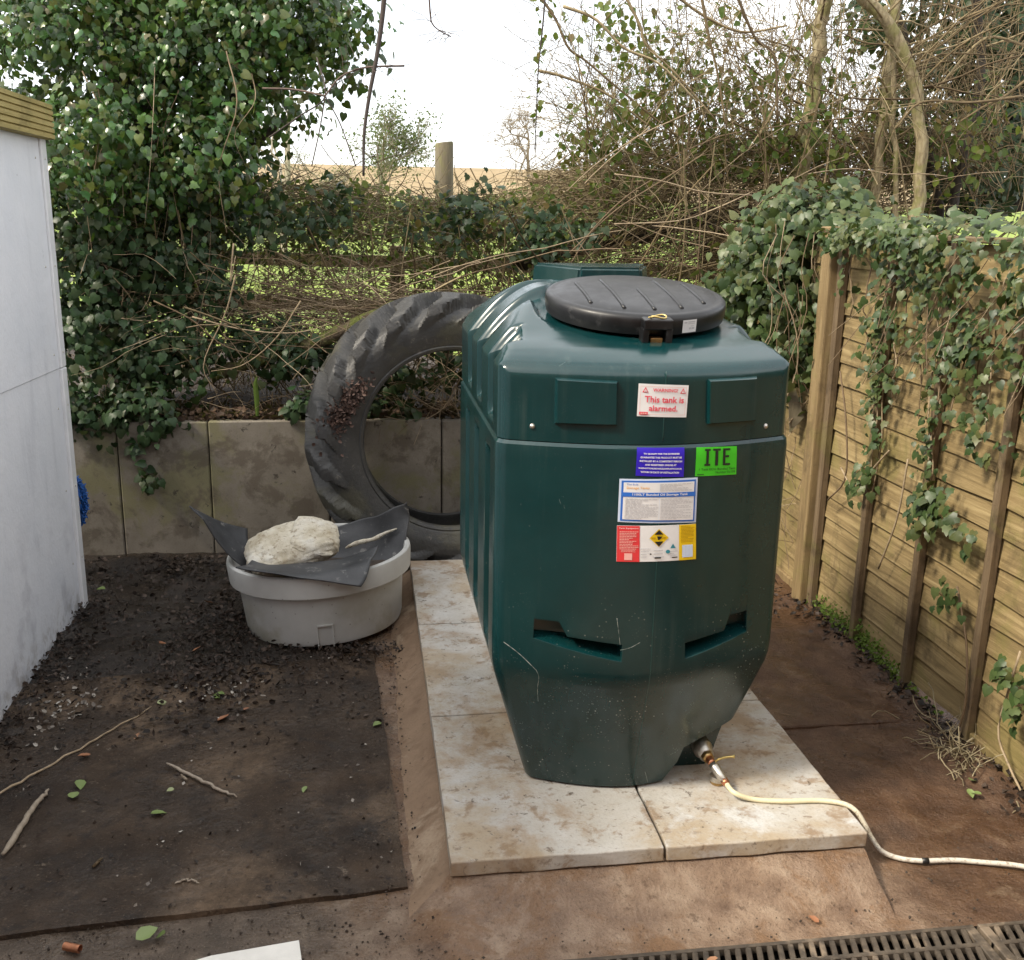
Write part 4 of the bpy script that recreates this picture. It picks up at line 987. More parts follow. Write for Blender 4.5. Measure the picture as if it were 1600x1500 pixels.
tag(tubeobj('torn_strip', P, [.004, .008, .010, .012, .011, .012, .010, .009, .011, .012, .010, .008, .008, .006, .005, .003], MT['sack'], None, 7), 'narrow cream torn strip lying on the grey rubber at the back of the tub', 'torn strip')
def lumpy(name, c, half, rot, mat, label, cat, amp=.014, ex=.72, lv=5):
    bm = bmesh.new(); bmesh.ops.create_cube(bm, size=2); bmesh.ops.subdivide_edges(bm, edges=list(bm.edges), cuts=30, use_grid_fill=True)
    for v in bm.verts:
        p = np.array(v.co); s = p/np.linalg.norm(p); q = np.sign(s)*np.abs(s)**ex; q = q/np.max(np.abs(q))*.35+q*.65
        q = q*np.array(half); e1, e2 = abs(q[0])/half[0], abs(q[1])/half[1]; q[2] *= (1-.5*e1**4)*(1-.4*e2**4); w = wob(q, 11)*.75+(.35-abs(wob(q*np.array([1, 1.7, 1]), 26, 3)))*.6+(.35-abs(wob(q*np.array([.6, 1.8, 1]), 60, 5)))*.28
        nrm = s/np.array(half); nrm /= np.linalg.norm(nrm); v.co = Vector(q+nrm*amp*w)
    Mx = Matrix.Translation(Vector(c)) @ rot
    bm.transform(Mx); me = bpy.data.meshes.new(name); bm.to_mesh(me); bm.free(); me.polygons.foreach_set('use_smooth', [True]*len(me.polygons))
    return tag(link(name, me, mat), label, cat)
ry = Matrix.Rotation(R(-9), 4, 'Y') @ Matrix.Rotation(R(22), 4, 'X') @ Matrix.Rotation(R(14), 4, 'Z')
sack = lumpy('cement_sack', at(456, 855, 4.42), (.205, .140, .066), ry, MT['sack'], 'lumpy off-white sack of hardened cement lying on top of the tub', 'sack')
nk = lumpy('folded_flap', at(492, 838, 4.42), (.105, .12, .024), Matrix.Rotation(R(14), 4, 'Y') @ Matrix.Rotation(R(24), 4, 'X'), MT['sack'], None, None, .010, .8); nk.parent = sack
lumpy('cement_lump', at(412, 884, 4.34), (.075, .06, .04), Matrix.Rotation(R(25), 4, 'Y'), MT['sack'], 'small pale lump tucked under the left end of the cement sack', 'lump', .010)

# blue netting behind the shed corner
a = Acc(); c0 = at(106, 785, 5.30)
for k in range(44):
    ph = rng.uniform(0, math.pi); tl = rng.uniform(-.5, .5); t = np.linspace(0, 2*math.pi, 26)
    e = np.stack([.085*np.cos(t)*np.cos(ph), .07*np.cos(t)*np.sin(ph), .135*np.sin(t)], -1)+rng.normal(0, .006, (26, 3)); e[:, 2] += tl*e[:, 0]*.6
    a.add(*tube(c0+e, .0032, 4, False))
for k in range(520):
    d = rng.normal(size=3); d /= np.linalg.norm(d); p = c0+d*np.array([.088, .07, .14])*rng.uniform(.85, 1.05); q = p+d*rng.uniform(.008, .02)+rng.normal(0, .004, 3)
    a.add(*tube([p, q], .0035, 4))
tag(link('blue_netting', a.mesh('blue_netting', True), MT['blue_net']), 'bundle of bright blue netting behind the shed corner against the concrete wall', 'netting')
tag(link('white_offcut', quadmesh('white_offcut', *(lambda c: ([(p[0], p[1], .018) for p in c]+[(p[0], p[1], .0) for p in c], [(0, 1, 2, 3), (7, 6, 5, 4), (0, 4, 5, 1), (1, 5, 6, 2), (2, 6, 7, 3), (3, 7, 4, 0)]))([atz(255, 1515, .018), atz(480, 1560, .018), atz(467, 1469, .018), atz(330, 1493, .018)])), MT['pale_board']), 'pale flat board cut off by the bottom edge, left of the drain', 'board offcut')
p0, p1 = atz(101, 1478, .013), atz(125, 1483, .013)
V, F = lathe([(.011, 0), (.011, 1), (.0095, 1), (.0095, 0)], 20, close=True); d = p1-p0; L = np.linalg.norm(d); d /= L; sidev = np.cross(d, [0, 0, 1]); upv = np.cross(sidev, d)
tag(link('copper_offcut', quadmesh('copper_offcut', [p0+d*v[2]*.045+sidev*v[0]+upv*v[1] for v in V], F, True, R(40)), MT['copper']), 'short copper pipe offcut lying on the dirt at the bottom left', 'pipe offcut')

# sticks on the ground
def stick(pts, r, label, mat='stick', z=.02, nm='stick', cat='stick'):
    P = smooth_path([atz(x, y, z) for x, y in pts], 22); P = P+rng.normal(0, .0018, P.shape)
    rr = np.interp(np.linspace(0, 1, 22), [0, .15, .8, 1], [.5*r, r, .8*r, .35*r])
    return tag(tubeobj(nm, P, rr, MT[mat], None, 7), label, cat)
stick([(260, 1193), (300, 1212), (340, 1232), (371, 1244)], .006, 'pale broken stick in the middle of the black board', z=.023)
stick([(4, 1336), (30, 1296), (52, 1262), (76, 1232)], .010, 'thick pale peeled stick at the left edge of the black board', z=.026)
stick([(-40, 1262), (60, 1205), (150, 1155), (238, 1104)], .0042, 'long thin greenish twig lying across the left of the board', 'cane', .021, 'twig', 'twig')
stick([(272, 1380), (292, 1374), (312, 1380)], .003, 'tiny pale curved twig near the front of the black board', z=.02, nm='twig', cat='twig')
stick([(145, 1354), (152, 1348), (160, 1341)], .005, 'short dark twig stub on the left of the black board', 'twig', .02, 'twig', 'twig')
stick([(283, 1211), (288, 1215), (292, 1219)], .004, 'very short white splinter beside the broken stick', z=.024, nm='splinter', cat='splinter')
# broken board end caught in the ivy between tank and post
bo = [at(x, y, Y) for x, y, Y in ((1232, 608, 4.75), (1242, 604, 4.74), (1256, 652, 4.72), (1234, 677, 4.75))]
V = [tuple(p) for p in bo]+[tuple(p+np.array([.01, .03, 0])) for p in bo]
tag(link('broken_board', quadmesh('broken_board', V, [(3, 2, 1, 0), (4, 5, 6, 7), (0, 1, 5, 4), (1, 2, 6, 5), (2, 3, 7, 6), (3, 0, 4, 7)]), MT['old_post']), 'broken pale board end poking out between the tank and the fence post', 'board')
# ================================================================== VEGETATION
IVY = np.array([(0, .03, 0), (.20, -.10, -.03), (.45, .10, -.08), (.36, .30, .0), (.37, .54, -.07), (.22, .64, .0), (.03, 1.0, -.12), (-.20, .63, .0), (-.39, .52, -.05), (-.37, .30, .02), (-.45, .08, -.07), (-.20, -.10, -.03), (0, .32, .035)], float)
IVT = np.array([(12, i, (i+1) % 12) for i in range(12)])
OVA = np.array([(0, 0, 0), (.26, .16, .03), (.36, .44, .04), (.22, .76, .0), (0, 1.0, -.08), (-.22, .76, .0), (-.36, .44, .04), (-.26, .16, .03), (0, .45, -.04)], float)
OVT = np.array([(8, i, (i+1) % 8) for i in range(8)])
CUR = np.array([(0, 0, 0), (.25, .2, .14), (.30, .6, .2), (0, 1, .1), (-.28, .55, .02), (-.24, .2, -.05), (.0, .5, -.1)], float)
CUT = np.array([(6, i, (i+1) % 6) for i in range(6)])
CHIP = np.array([(-.5, -.35, 0), (.4, -.4, .12), (.5, .4, -.05), (-.4, .45, .15)], float); CHT = np.array([(0, 1, 2), (0, 2, 3)])
HRT = np.array([(0, .03, 0), (.20, -.09, -.02), (.40, .06, -.07), (.43, .30, -.05), (.27, .66, -.02), (.02, 1.0, -.13), (-.26, .66, .0), (-.44, .30, -.07), (-.40, .06, -.05), (-.20, -.09, .0), (0, .36, .05)], float)
HRTT = np.array([(10, i, (i+1) % 10) for i in range(10)])
TMPL = {'hrt': (HRT, HRTT), 'ivy': (IVY, IVT), 'ova': (OVA, OVT), 'cur': (CUR, CUT), 'chip': (CHIP, CHT)}
def nrmz(a): return a/(np.linalg.norm(a, axis=-1, keepdims=True)+1e-9)
def frames(N, T):
    Z = nrmz(N); X = nrmz(np.cross(T, Z)); Y = np.cross(Z, X); return np.stack([X, Y, Z], -1)
def leaf_acc(acc, P, RM, S, key):
    tv, tt = TMPL[key]; n = len(P)
    V = P[:, None, :]+np.einsum('nij,kj->nki', RM, tv)*S[:, None, None]
    T = tt[None]+(np.arange(n)*len(tv))[:, None, None]; acc.add(V.reshape(-1, 3), T.reshape(-1, 3))
_tm = {}
def foliage(root, P, N, T, S, key, mat, n_ind=300, leafname='leaf', stuff='foliage', bend=.0):
    P, N, T, S = map(np.asarray, (P, N, T, S)); RM = frames(N, T)
    n_ind = min(n_ind, len(P))
    if n_ind:
        x, y, d = proj(P); ok = (x > 5) & (x < 1595) & (y > 5) & (y < 1495)
        vd = nrmz(CAM-P); fc = np.abs((RM[:, :, 2]*vd).sum(1))
        score = ok*(S/d)*(.35+fc)*np.exp(-(d-np.percentile(d, 5))*.8)
        idx = np.argsort(-score)[:n_ind]; idx = idx[ok[idx]]
        if (key, mat) not in _tm:
            a = Acc(); a.add(*TMPL[key]); me = a.mesh(leafname, True); me.materials.append(MT[mat]); _tm[(key, mat)] = me
        me = _tm[(key, mat)]
        for i in idx:
            o = bpy.data.objects.new(leafname, me); COL.objects.link(o); o.parent = root; o.matrix_parent_inverse = inv(root)
            M = Matrix.Identity(4)
            for r_ in range(3):
                for c_ in range(3): M[r_][c_] = RM[i, r_, c_]*S[i]
                M[r_][3] = P[i, r_]
            o.matrix_basis = M
        keep = np.ones(len(P), bool); keep[idx] = False
        P, RM, S = P[keep], RM[keep], S[keep]
    if len(P):
        a = Acc(); leaf_acc(a, P, RM, S, key); link(stuff, a.mesh(stuff, True), MT[mat], root, kind='stuff')
def mixed(root, P, N, T, S, mat, n_ind, leafname, stuff, share=.5):
    m = rng.random(len(P)) < share
    foliage(root, P[m], N[m], T[m], S[m], 'ivy', mat, int(n_ind*share), leafname, stuff); m = ~m
    foliage(root, P[m], N[m], T[m], S[m], 'hrt', mat, n_ind-int(n_ind*share), leafname, stuff)
def blob(px, py, rx, ry, Y, dY, n, clump=.07, per=22, front=.5, up=.3):
    c = at(px, py, Y); k = pxm(Y); rad = np.array([rx/k, dY, ry/k]); m = max(1, n//per)
    d = nrmz(rng.normal(size=(m, 3))); d[:, 1] = -np.abs(d[:, 1])*np.where(rng.random(m) < .75, 1, -1)
    cc = c+d*rad*(rng.random((m, 1))**.4)
    i = rng.integers(0, m, n); off = rng.normal(0, clump, (n, 3)); P = cc[i]+off
    N = nrmz(nrmz((P-c)/rad)*.6+nrmz(off)*.5+np.array([0, -front, up])+rng.normal(0, .42, (n, 3)))
    T = np.array([0, 0, -1.0])+rng.normal(0, .5, (n, 3)); return P, N, T
def cat_(L): return [np.concatenate(q) for q in zip(*L)]
def cane(p, d, L, g=.0, wig=.1, n=8):
    p = np.array(p, float); d = nrmz(np.array(d, float)); P = [p.copy()]; st = L/n
    for k in range(n):
        d = nrmz(d+np.array([0, 0, -g/n])+rng.normal(0, wig, 3)); p = p+d*st; P.append(p.copy())
    return np.array(P)
def rsize(n, a, b): return a+(b-a)*rng.random(n)**1.3

# ---- ivy-clad tree on the left
iv = thing('ivy_tree', at(195, 520, 6.1)*np.array([1, 1, 0])+np.array([0, 0, .75]), 'ivy covered tree behind the white shed with glossy green leaves and dark trunk', 'tree')
a = Acc()
b0 = at(190, 560, 6.15); b0[2] = .6
a.add(*tube(smooth_path([b0, at(185, 380, 6.15), at(205, 200, 6.2), at(195, 60, 6.2), at(180, -120, 6.3), at(170, -330, 6.3)], 20), np.linspace(.14, .09, 20), 10))
for pts in (((205, 210), (250, 120), (300, 20), (330, -100)), ((200, 120), (140, 60), (60, 10), (-20, -60)), ((210, 260), (300, 180), (420, 130), (500, 60)), ((195, 320), (120, 260), (60, 200), (10, 150)), ((215, 90), (330, 30), (450, -20), (560, -60)), ((230, 330), (310, 280), (390, 230), (440, 190))):
    a.add(*tube(smooth_path([at(x, y, 6.15+.1*k*(1 if x < 300 else -1)) for k, (x, y) in enumerate(pts)], 14), np.linspace(.05, .015, 14), 7))
link('trunk', a.mesh('trunk', True), MT['bark_dark'], iv)
L = [blob(110, 70, 170, 120, 5.95, .45, 1150), blob(330, 120, 150, 120, 5.9, .40, 1150), blob(440, 25, 125, 75, 5.9, .40, 900), blob(250, -20, 240, 60, 5.95, .5, 1100), blob(150, 220, 110, 90, 5.8, .40, 850),
     blob(320, 250, 68, 75, 5.8, .35, 560), blob(385, 160, 25, 60, 5.8, .25, 160), blob(520, 20, 45, 45, 5.9, .25, 260), blob(60, -60, 200, 80, 6.0, .5, 600), blob(110, 320, 60, 60, 5.8, .25, 240), blob(230, 300, 60, 50, 5.85, .2, 200), blob(530, 80, 14, 55, 5.85, .1, 36, .03, 4)]
P, N, T = cat_(L); k = rng.integers(0, len(P), 7500); P = np.concatenate([P, P[k]+rng.normal(0, .06, (7500, 3))]); N = np.concatenate([N, nrmz(N[k]+rng.normal(0, .4, (7500, 3)))]); T = np.concatenate([T, T[k]]); mixed(iv, P, N, T, rsize(len(P), .020, .060), 'ivy_bright', 300, 'ivy_leaf', 'crown', .4)
L = [blob(180, 110, 230, 190, 6.5, .35, 1300, .12), blob(400, 60, 150, 120, 6.5, .3, 800, .12), blob(180, 320, 110, 100, 6.4, .3, 700, .1), blob(300, 260, 80, 90, 6.4, .25, 560, .1)]
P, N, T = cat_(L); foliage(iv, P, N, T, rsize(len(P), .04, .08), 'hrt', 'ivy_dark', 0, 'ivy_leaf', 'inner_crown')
a = Acc()
for k in range(20):
    x = rng.uniform(95, 420); y0 = rng.uniform(30, 300); Y = rng.uniform(5.45, 5.9); y1 = y0+rng.uniform(120, 330)
    P = smooth_path([at(x+rng.normal(0, 12), y0+(y1-y0)*q, Y+.05*rng.normal()) for q in (0, .3, .65, 1)], 14); a.add(*tube(P, np.linspace(1, .35, len(P))*(.0018+.0020*rng.random()), 4, False))
link('hanging_vines', a.mesh('hanging_vines', True), MT['cane'], iv, kind='stuff')

# ---- undergrowth on the bank below the tree
ug = thing('ivy_undergrowth', at(240, 600, 5.7), 'dark ivy and bramble undergrowth spilling over the concrete wall left of the tyre', 'undergrowth')
L = [blob(130, 400, 70, 110, 5.8, .2, 620), blob(235, 430, 100, 110, 5.85, .25, 700), blob(330, 400, 60, 90, 5.9, .2, 300), blob(150, 530, 80, 90, 5.7, .18, 800), blob(270, 560, 90, 60, 5.75, .15, 620), blob(150, 640, 70, 40, 5.52, .08, 420, .04), blob(235, 655, 60, 42, 5.50, .06, 300, .035), blob(470, 560, 60, 40, 5.8, .15, 330, .05), blob(400, 540, 80, 50, 5.95, .2, 380, .05), blob(225, 730, 22, 42, 5.47, .02, 46, .02, 6), blob(470, 640, 40, 18, 5.55, .06, 130, .03), blob(590, 600, 90, 50, 5.75, .2, 500, .05), blob(720, 560, 90, 60, 5.9, .2, 420, .05), blob(600, 640, 60, 20, 5.6, .08, 160, .03)]
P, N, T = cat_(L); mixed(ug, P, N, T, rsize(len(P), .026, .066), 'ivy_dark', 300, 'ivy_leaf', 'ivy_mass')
L = [blob(120, 450, 60, 140, 5.75, .2, 260), blob(240, 400, 110, 90, 5.8, .2, 320), blob(280, 510, 110, 60, 5.75, .15, 220), blob(190, 590, 100, 50, 5.6, .1, 160)]
P, N, T = cat_(L); foliage(ug, P, N, T, rsize(len(P), .026, .058), 'ova', 'ivy_dark', 200, 'bramble_leaf', 'bramble_leaves')
a = Acc()
for k in range(420):
    p = at(rng.uniform(95, 560), rng.uniform(380, 640), rng.uniform(5.6, 6.1)); d = rng.normal(size=3); d[1] *= .4; a.add(*tube(cane(p, d, rng.uniform(.15, .6), .3, .14), np.linspace(1, .3, 9)*(.0012+.0018*rng.random()), 3, False))
for pts in (((368, 430), (352, 490), (318, 570), (340, 615)), ((365, 380), (360, 440), (368, 400)), ((240, 470), (300, 500), (350, 540), (420, 560)), ((300, 495), (380, 515), (460, 520), (520, 505)), ((470, 470), (430, 530), (380, 570), (330, 580))):
    a.add(*tube(smooth_path([at(x, y, 5.55) for x, y in pts], 14), np.linspace(.0046, .002, 14), 5))
for pts in (((702, 540), (694, 600), (686, 660), (682, 720)), ((640, 615), (690, 640), (712, 600)), ((600, 650), (650, 665), (690, 700)), ((720, 590), (690, 640), (640, 670), (615, 720))):
    a.add(*tube(smooth_path([at(x, y, 5.50) for x, y in pts], 14), .0026, 4))
for k in range(120):
    p = at(rng.uniform(590, 715), rng.uniform(590, 660), rng.uniform(5.5, 5.75)); a.add(*tube(cane(p, rng.normal(0, 1, 3)*[1, .3, .8], rng.uniform(.08, .3), .6, .16, 6), .0012, 3, False))
link('stems', a.mesh('stems', True), MT['cane'], ug, kind='stuff')
a = Acc(); n = 2600
P = np.stack([rng.uniform(-1.5, .6, n), rng.uniform(5.53, 5.9, n), rng.uniform(.74, .80, n)], -1); leaf_acc(a, P, frames(rng.normal(0, .6, (n, 3))+[0, -.2, 1], rng.normal(size=(n, 3))), rsize(n, .02, .055), 'cur')
n = 160; P = np.stack([rng.uniform(-.9, -.2, n), rng.uniform(5.52, 5.6, n), rng.uniform(.76, .81, n)], -1); leaf_acc(a, P, frames(rng.normal(0, .6, (n, 3))+[0, -.4, 1], rng.normal(size=(n, 3))), rsize(n, .03, .05), 'cur')
link('dead_leaf_carpet', a.mesh('dead_leaf_carpet', True), MT['dead_leaf'], None, kind='stuff')
for pts, w, lab in ((((402, 650), (401, 620), (399, 600), (402, 588)), .012, 'single bright yellow green leaf blade upright on the bank left of the tyre'),):
    P = smooth_path([at(x, y, 5.52) for x, y in pts], 8); V = []; 
    for i, p in enumerate(P):
        h = w*math.sin(math.pi*(.15+.85*i/7))+.002; V += [(p[0]-h, p[1], p[2]), (p[0], p[1]-.006, p[2]), (p[0]+h, p[1], p[2])]
    tag(link('leaf_blade', quadmesh('leaf_blade', V, [(3*i+q, 3*i+q+1, 3*i+q+4, 3*i+q+3) for i in range(7) for q in (0, 1)], True), MT['moss']), lab, 'plant')
lg = smooth_path([at(330, 590, 5.85), at(400, 563, 5.8), at(470, 545, 5.75), at(540, 517, 5.72), at(620, 480, 5.75)], 26)
tag(tubeobj('fallen_branch', lg+rng.normal(0, .004, lg.shape), np.linspace(.03, .045, 26)+rng.normal(0, .003, 26), MT['moss_log'], None, 9), 'mossy fallen branch slanting across the bank up to the tyre', 'branch')

# ---- bramble hedge across the back
hd = thing('bramble_hedge', (.9, 6.6, .72), 'tangled brown bramble hedge across the back between the ivy tree and the fence', 'hedge')
def htop(x): return float(np.interp(x, [-2, -.8, .1, .35, .75, 1.0, 1.6, 2.2, 3.2, 4.5], [2.0, 2.01, 2.01, 1.93, 1.93, 2.03, 2.22, 2.34, 2.42, 2.4]))
a = Acc()
for k in range(420):
    x = rng.uniform(-1.5, 4.0); p = (x, rng.uniform(6.0, 7.3), .72); d = np.array([rng.normal(0, .5), rng.normal(-.1, .3), 1.0])
    a.add(*tube(cane(p, d, rng.uniform(.7, .95)*(htop(x)-.6)*(1.0 if x < 1.2 else 1.15), rng.uniform(0, .9), .07, 10), .0025+.0035*rng.random()**2, 4, False))
for k in range(8200):
    x = rng.uniform(-1.4, 4.0); t = htop(x); z = t-abs(rng.normal(0, .20)) if rng.random() < .66 else rng.uniform(.9, t)
    p = (x, rng.uniform(6.0, 7.3), max(.8, z)); d = np.array([rng.normal(0, 1), rng.normal(0, .5), rng.normal(.05, .4)])
    a.add(*tube(cane(p, d, rng.uniform(.10, .42), .3, .14, 5), .0012+.0020*rng.random()**2, 3, False))
for k in range(1300):                                   # dense tangle by the corner, leaning up to the right
    p = (rng.uniform(.9, 3.0), rng.uniform(6.0, 7.0), rng.uniform(1.35, 2.15)); d = np.array([1.0, rng.normal(0, .3), rng.normal(.45, .35)])
    a.add(*tube(cane(p, d, rng.uniform(.3, 1.0), rng.uniform(0, .5), .08, 7), .0014+.0022*rng.random()**2, 3, False))
link('twigs', a.mesh('twigs', True), MT['twig'], hd, kind='stuff')
a = Acc()
for k in range(430):                                    # pale bundle of old canes laid along the hedge
    x = rng.uniform(-.75, 1.3); p = (x, rng.uniform(5.75, 6.1), 1.32-.05*x+rng.normal(0, .07)); d = np.array([rng.choice([-1, 1]), rng.normal(0, .2), rng.normal(0, .22)])
    a.add(*tube(cane(p, d, rng.uniform(.35, 1.1), rng.uniform(-.2, .7), .12, 9), .0012+.0022*rng.random()**3, 4, False))
for k in range(60):
    p = at(rng.uniform(880, 1300), rng.uniform(250, 420), rng.uniform(5.6, 6.2)); d = np.array([rng.normal(.6, .6), rng.normal(0, .2), rng.normal(.2, .6)])
    a.add(*tube(cane(p, d, rng.uniform(.4, 1.4), .3, .06, 9), .0015+.002*rng.random()**2, 4, False))
for pts in (((960, 272), (1030, 282), (1100, 300), (1175, 305)), ((890, 395), (960, 330), (1030, 285), (1100, 240)), ((890, 415), (925, 360), (975, 310), (1020, 280)), ((1092, 300), (1094, 350), (1090, 420), (1086, 450)), ((1175, 300), (1120, 325), (1060, 345), (960, 350))):
    a.add(*tube(smooth_path([at(x, y, 5.7) for x, y in pts], 16), .0038, 5))
link('pale_canes', a.mesh('pale_canes', True), MT['cane'], hd, kind='stuff')
n = 5600; x = rng.uniform(-1.4, 3.8, n); tt = np.array([htop(v) for v in x]); z = tt-np.abs(rng.normal(0, .20, n))-.02; low = rng.random(n) < .14; z[low] = rng.uniform(.85, 1.8, low.sum())
P = np.stack([x, rng.uniform(5.9, 7.2, n), z], -1); i = rng.integers(0, n, n); P = P[i]*1.0+rng.normal(0, .05, (n, 3))
N = nrmz(rng.normal(0, .5, (n, 3))+[0, -.5, .6]); foliage(hd, P, N, rng.normal(0, .6, (n, 3))+[0, 0, -.6], rsize(n, .018, .056), 'ova', 'bramble', 300, 'bramble_leaf', 'leaves')
n = 5200; P = np.stack([rng.uniform(-1.3, 1.9, n), rng.uniform(5.95, 7.2, n), 2.03-np.abs(rng.normal(0, .42, n))], -1); P = P[P[:, 2] > .95]; P[:, 2] = np.minimum(P[:, 2], np.array([htop(v) for v in P[:, 0]])); n = len(P)
foliage(hd, P, nrmz(rng.normal(0, .5, (n, 3))+[0, -.5, .6]), rng.normal(0, .6, (n, 3))+[0, 0, -.6], rsize(n, .014, .042), 'ova', 'bramble', 0, 'bramble_leaf', 'small_leaves')
n = 900; P = np.concatenate([blob(730, 335, 90, 40, 6.1, .2, 260)[0], blob(450, 330, 90, 60, 6.0, .3, 350)[0], blob(870, 380, 60, 40, 6.0, .2, 250)[0]])
n = len(P); foliage(hd, P, nrmz(rng.normal(0, .4, (n, 3))+[0, -.6, .5]), rng.normal(0, .4, (n, 3))+[0, 0, -1], rsize(n, .035, .06), 'ivy', 'ivy_dark', 0, 'ivy_leaf', 'ivy_sprays')
lg = smooth_path([at(800, 405, 6.5), at(900, 385, 6.5), at(1000, 365, 6.5), at(1080, 345, 6.55), at(1170, 322, 6.6)], 26)
tag(tubeobj('fallen_log', lg+rng.normal(0, .008, lg.shape), np.linspace(.07, .05, 26)+rng.normal(0, .004, 26), MT['bark_dark'], None, 9), 'dark fallen trunk slanting through the hedge behind the tank lid', 'trunk')

# ---- post and rail fence on the field edge
pr = thing('post_and_rail_fence', at(560, 545, 7.6)*np.array([1, 1, 0])+np.array([0, 0, .65]), 'mossy post and rail fence seen through the hedge at the field edge', 'rail fence')
def rail(y0, y1, h):
    p, q = at(250, y0, 7.6), at(1500, y1, 7.7); D = q-p
    V = []; m = 18
    for k in range(m+1):
        c = p+D*k/m; e = .008*wob(c, 4)
        V += [(c[0], c[1]-.03, c[2]-h+e), (c[0], c[1]-.034, c[2]+h+e), (c[0], c[1]+.03, c[2]+h+e), (c[0], c[1]+.03, c[2]-h+e)]
    F = [(k*4+i, (k+1)*4+i, (k+1)*4+(i+1) % 4, k*4+(i+1) % 4) for k in range(m) for i in range(4)]+[(3, 2, 1, 0), (m*4, m*4+1, m*4+2, m*4+3)]
    link('rail', quadmesh('rail', V, [f[::-1] for f in F]), MT['rail'], pr)
rail(398, 440, .045); rail(464, 520, .045)
for px in (300, 620, 1130, 1420):
    c = at(px, 420, 7.72); link('rail_post', boxmesh('rail_post', c[0]-.05, c[0]+.05, c[1]-.04, c[1]+.05, .5, 1.62, .012, .003, 2), MT['rail'], pr)
c = at(694, 222, 8.0); V, F = lathe([(.0001, c[2]), (.062, c[2]-.002), (.068, c[2]-.012), (.07, c[2]-.6), (.072, .4)], 20, c=(c[0], c[1], 0))
tag(link('strainer_post', quadmesh('strainer_post', [(v[0], v[1], v[2]+.02*(v[0]-c[0])/.06*.4) for v in V], F, True, R(40)), MT['old_post']), 'single tall round wooden post rising above the hedge against the sky', 'post')

# ---- background trees
def bare(name, base, H, spread, label, mat, depth=5, r0=.06, seedv=1, up=.55, nb=4, leafy=0, cat='tree', group=None, lean=(0, 0), sides=4):
    rs = np.random.default_rng(seedv); a = Acc(); tips = []
    def grow(p, d, L, r, lv):
        n = 5; P = [p.copy()]
        for k in range(n):
            d = nrmz(d+rs.normal(0, .10, 3)+np.array([0, 0, .05])); p = p+d*L/n; P.append(p.copy())
        a.add(*tube(P, np.linspace(r, r*.62, n+1), sides if lv < 3 else 3, False))
        if lv == 0: tips.append(p); return
        for q in range(nb if lv > 1 else nb-1):
            s = P[rs.integers(2, n+1)]; e = nrmz(d*up+rs.normal(0, spread, 3)+np.array([0, 0, .12])); grow(s.copy(), e, L*rs.uniform(.55, .8), r*.56, lv-1)
    t = thing(name, base, label, cat, group); grow(np.array(base, float), nrmz(np.array([lean[0], lean[1], 1.0])), H*.36, r0, depth)
    link('branches', a.mesh('branches', True), MT[mat], t)
    if leafy:
        tp = np.array(tips); n = leafy; P = tp[rs.integers(0, len(tp), n)]+rs.normal(0, .10*H/3, (n, 3)); aa = Acc()
        leaf_acc(aa, P, frames(rs.normal(0, .6, (n, 3))+[0, -.3, .6], rs.normal(size=(n, 3))), (.03+.03*rs.random(n))*H/3*1.2, 'ova'); link('leaves', aa.mesh('leaves', True), MT['far_leaf'], t, kind='stuff')
    return t
def fbase(px, Y, dz=0): p = at(px, 300, Y); return np.array([p[0], Y, field_z(Y)-.1+dz])
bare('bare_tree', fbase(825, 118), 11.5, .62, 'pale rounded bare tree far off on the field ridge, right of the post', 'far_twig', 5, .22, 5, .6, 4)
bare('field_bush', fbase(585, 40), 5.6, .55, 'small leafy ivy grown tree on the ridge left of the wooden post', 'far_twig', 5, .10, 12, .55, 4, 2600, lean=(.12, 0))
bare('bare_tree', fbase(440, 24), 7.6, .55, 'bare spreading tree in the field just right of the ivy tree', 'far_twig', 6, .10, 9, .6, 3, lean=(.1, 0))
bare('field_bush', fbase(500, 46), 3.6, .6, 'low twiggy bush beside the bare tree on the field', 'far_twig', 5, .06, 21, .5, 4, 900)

# ---- the slim trees and the thicket behind the right fence
def trunk_tree(pts, Y, r0, r1, label, mat='bark', twigs=16, seedv=0, tm='twig', dY=.0):
    rs = np.random.default_rng(seedv+50); n = 26
    P = smooth_path([at(x, y, Y+dY*k) for k, (x, y) in enumerate(pts)], n); P = P+rs.normal(0, .006, P.shape)
    b = P[0].copy(); t = thing('slim_tree', b, label, 'tree', 'slim trees behind the right fence')
    tubeobj('trunk', np.vstack([[b[0]-.02, b[1], .6], P]), np.concatenate([[r0*1.1], np.linspace(r0, r1, n)*(1+rs.normal(0, .05, n))]), MT[mat], t, 10)
    a = Acc()
    for k in range(twigs):
        i = rs.integers(6, n); d = np.array([rs.normal(0, 1), rs.normal(0, .5), rs.uniform(.1, 1)]); L = rs.uniform(.3, 1.1); q = cane(P[i], d, L, .1, .12, 8); a.add(*tube(q, np.linspace(.007, .002, 9), 4, False))
        for _ in range(5): j = rs.integers(2, 9); a.add(*tube(cane(q[j], d+rs.normal(0, .7, 3), L*.5, .1, .15, 5), .0018, 3, False))
    link('branches', a.mesh('branches', True), MT[tm], t, kind='stuff')
trunk_tree([(1240, 330), (1252, 270), (1268, 170), (1278, 80), (1292, -20), (1300, -90)], 6.0, .048, .036, 'slim mossy tree trunk rising behind the ivy corner, left of the others', seedv=1)
trunk_tree([(1366, 325), (1372, 250), (1384, 160), (1388, 100), (1398, 10), (1400, -80)], 6.0, .030, .028, 'straight slim trunk just left of the thinnest stem behind the fence', seedv=2, twigs=10)
trunk_tree([(1399, 340), (1399, 250), (1397, 170), (1394, 90), (1385, 10)], 5.9, .016, .013, 'thinnest pale stem between two thicker trunks behind the fence', seedv=3, twigs=6)
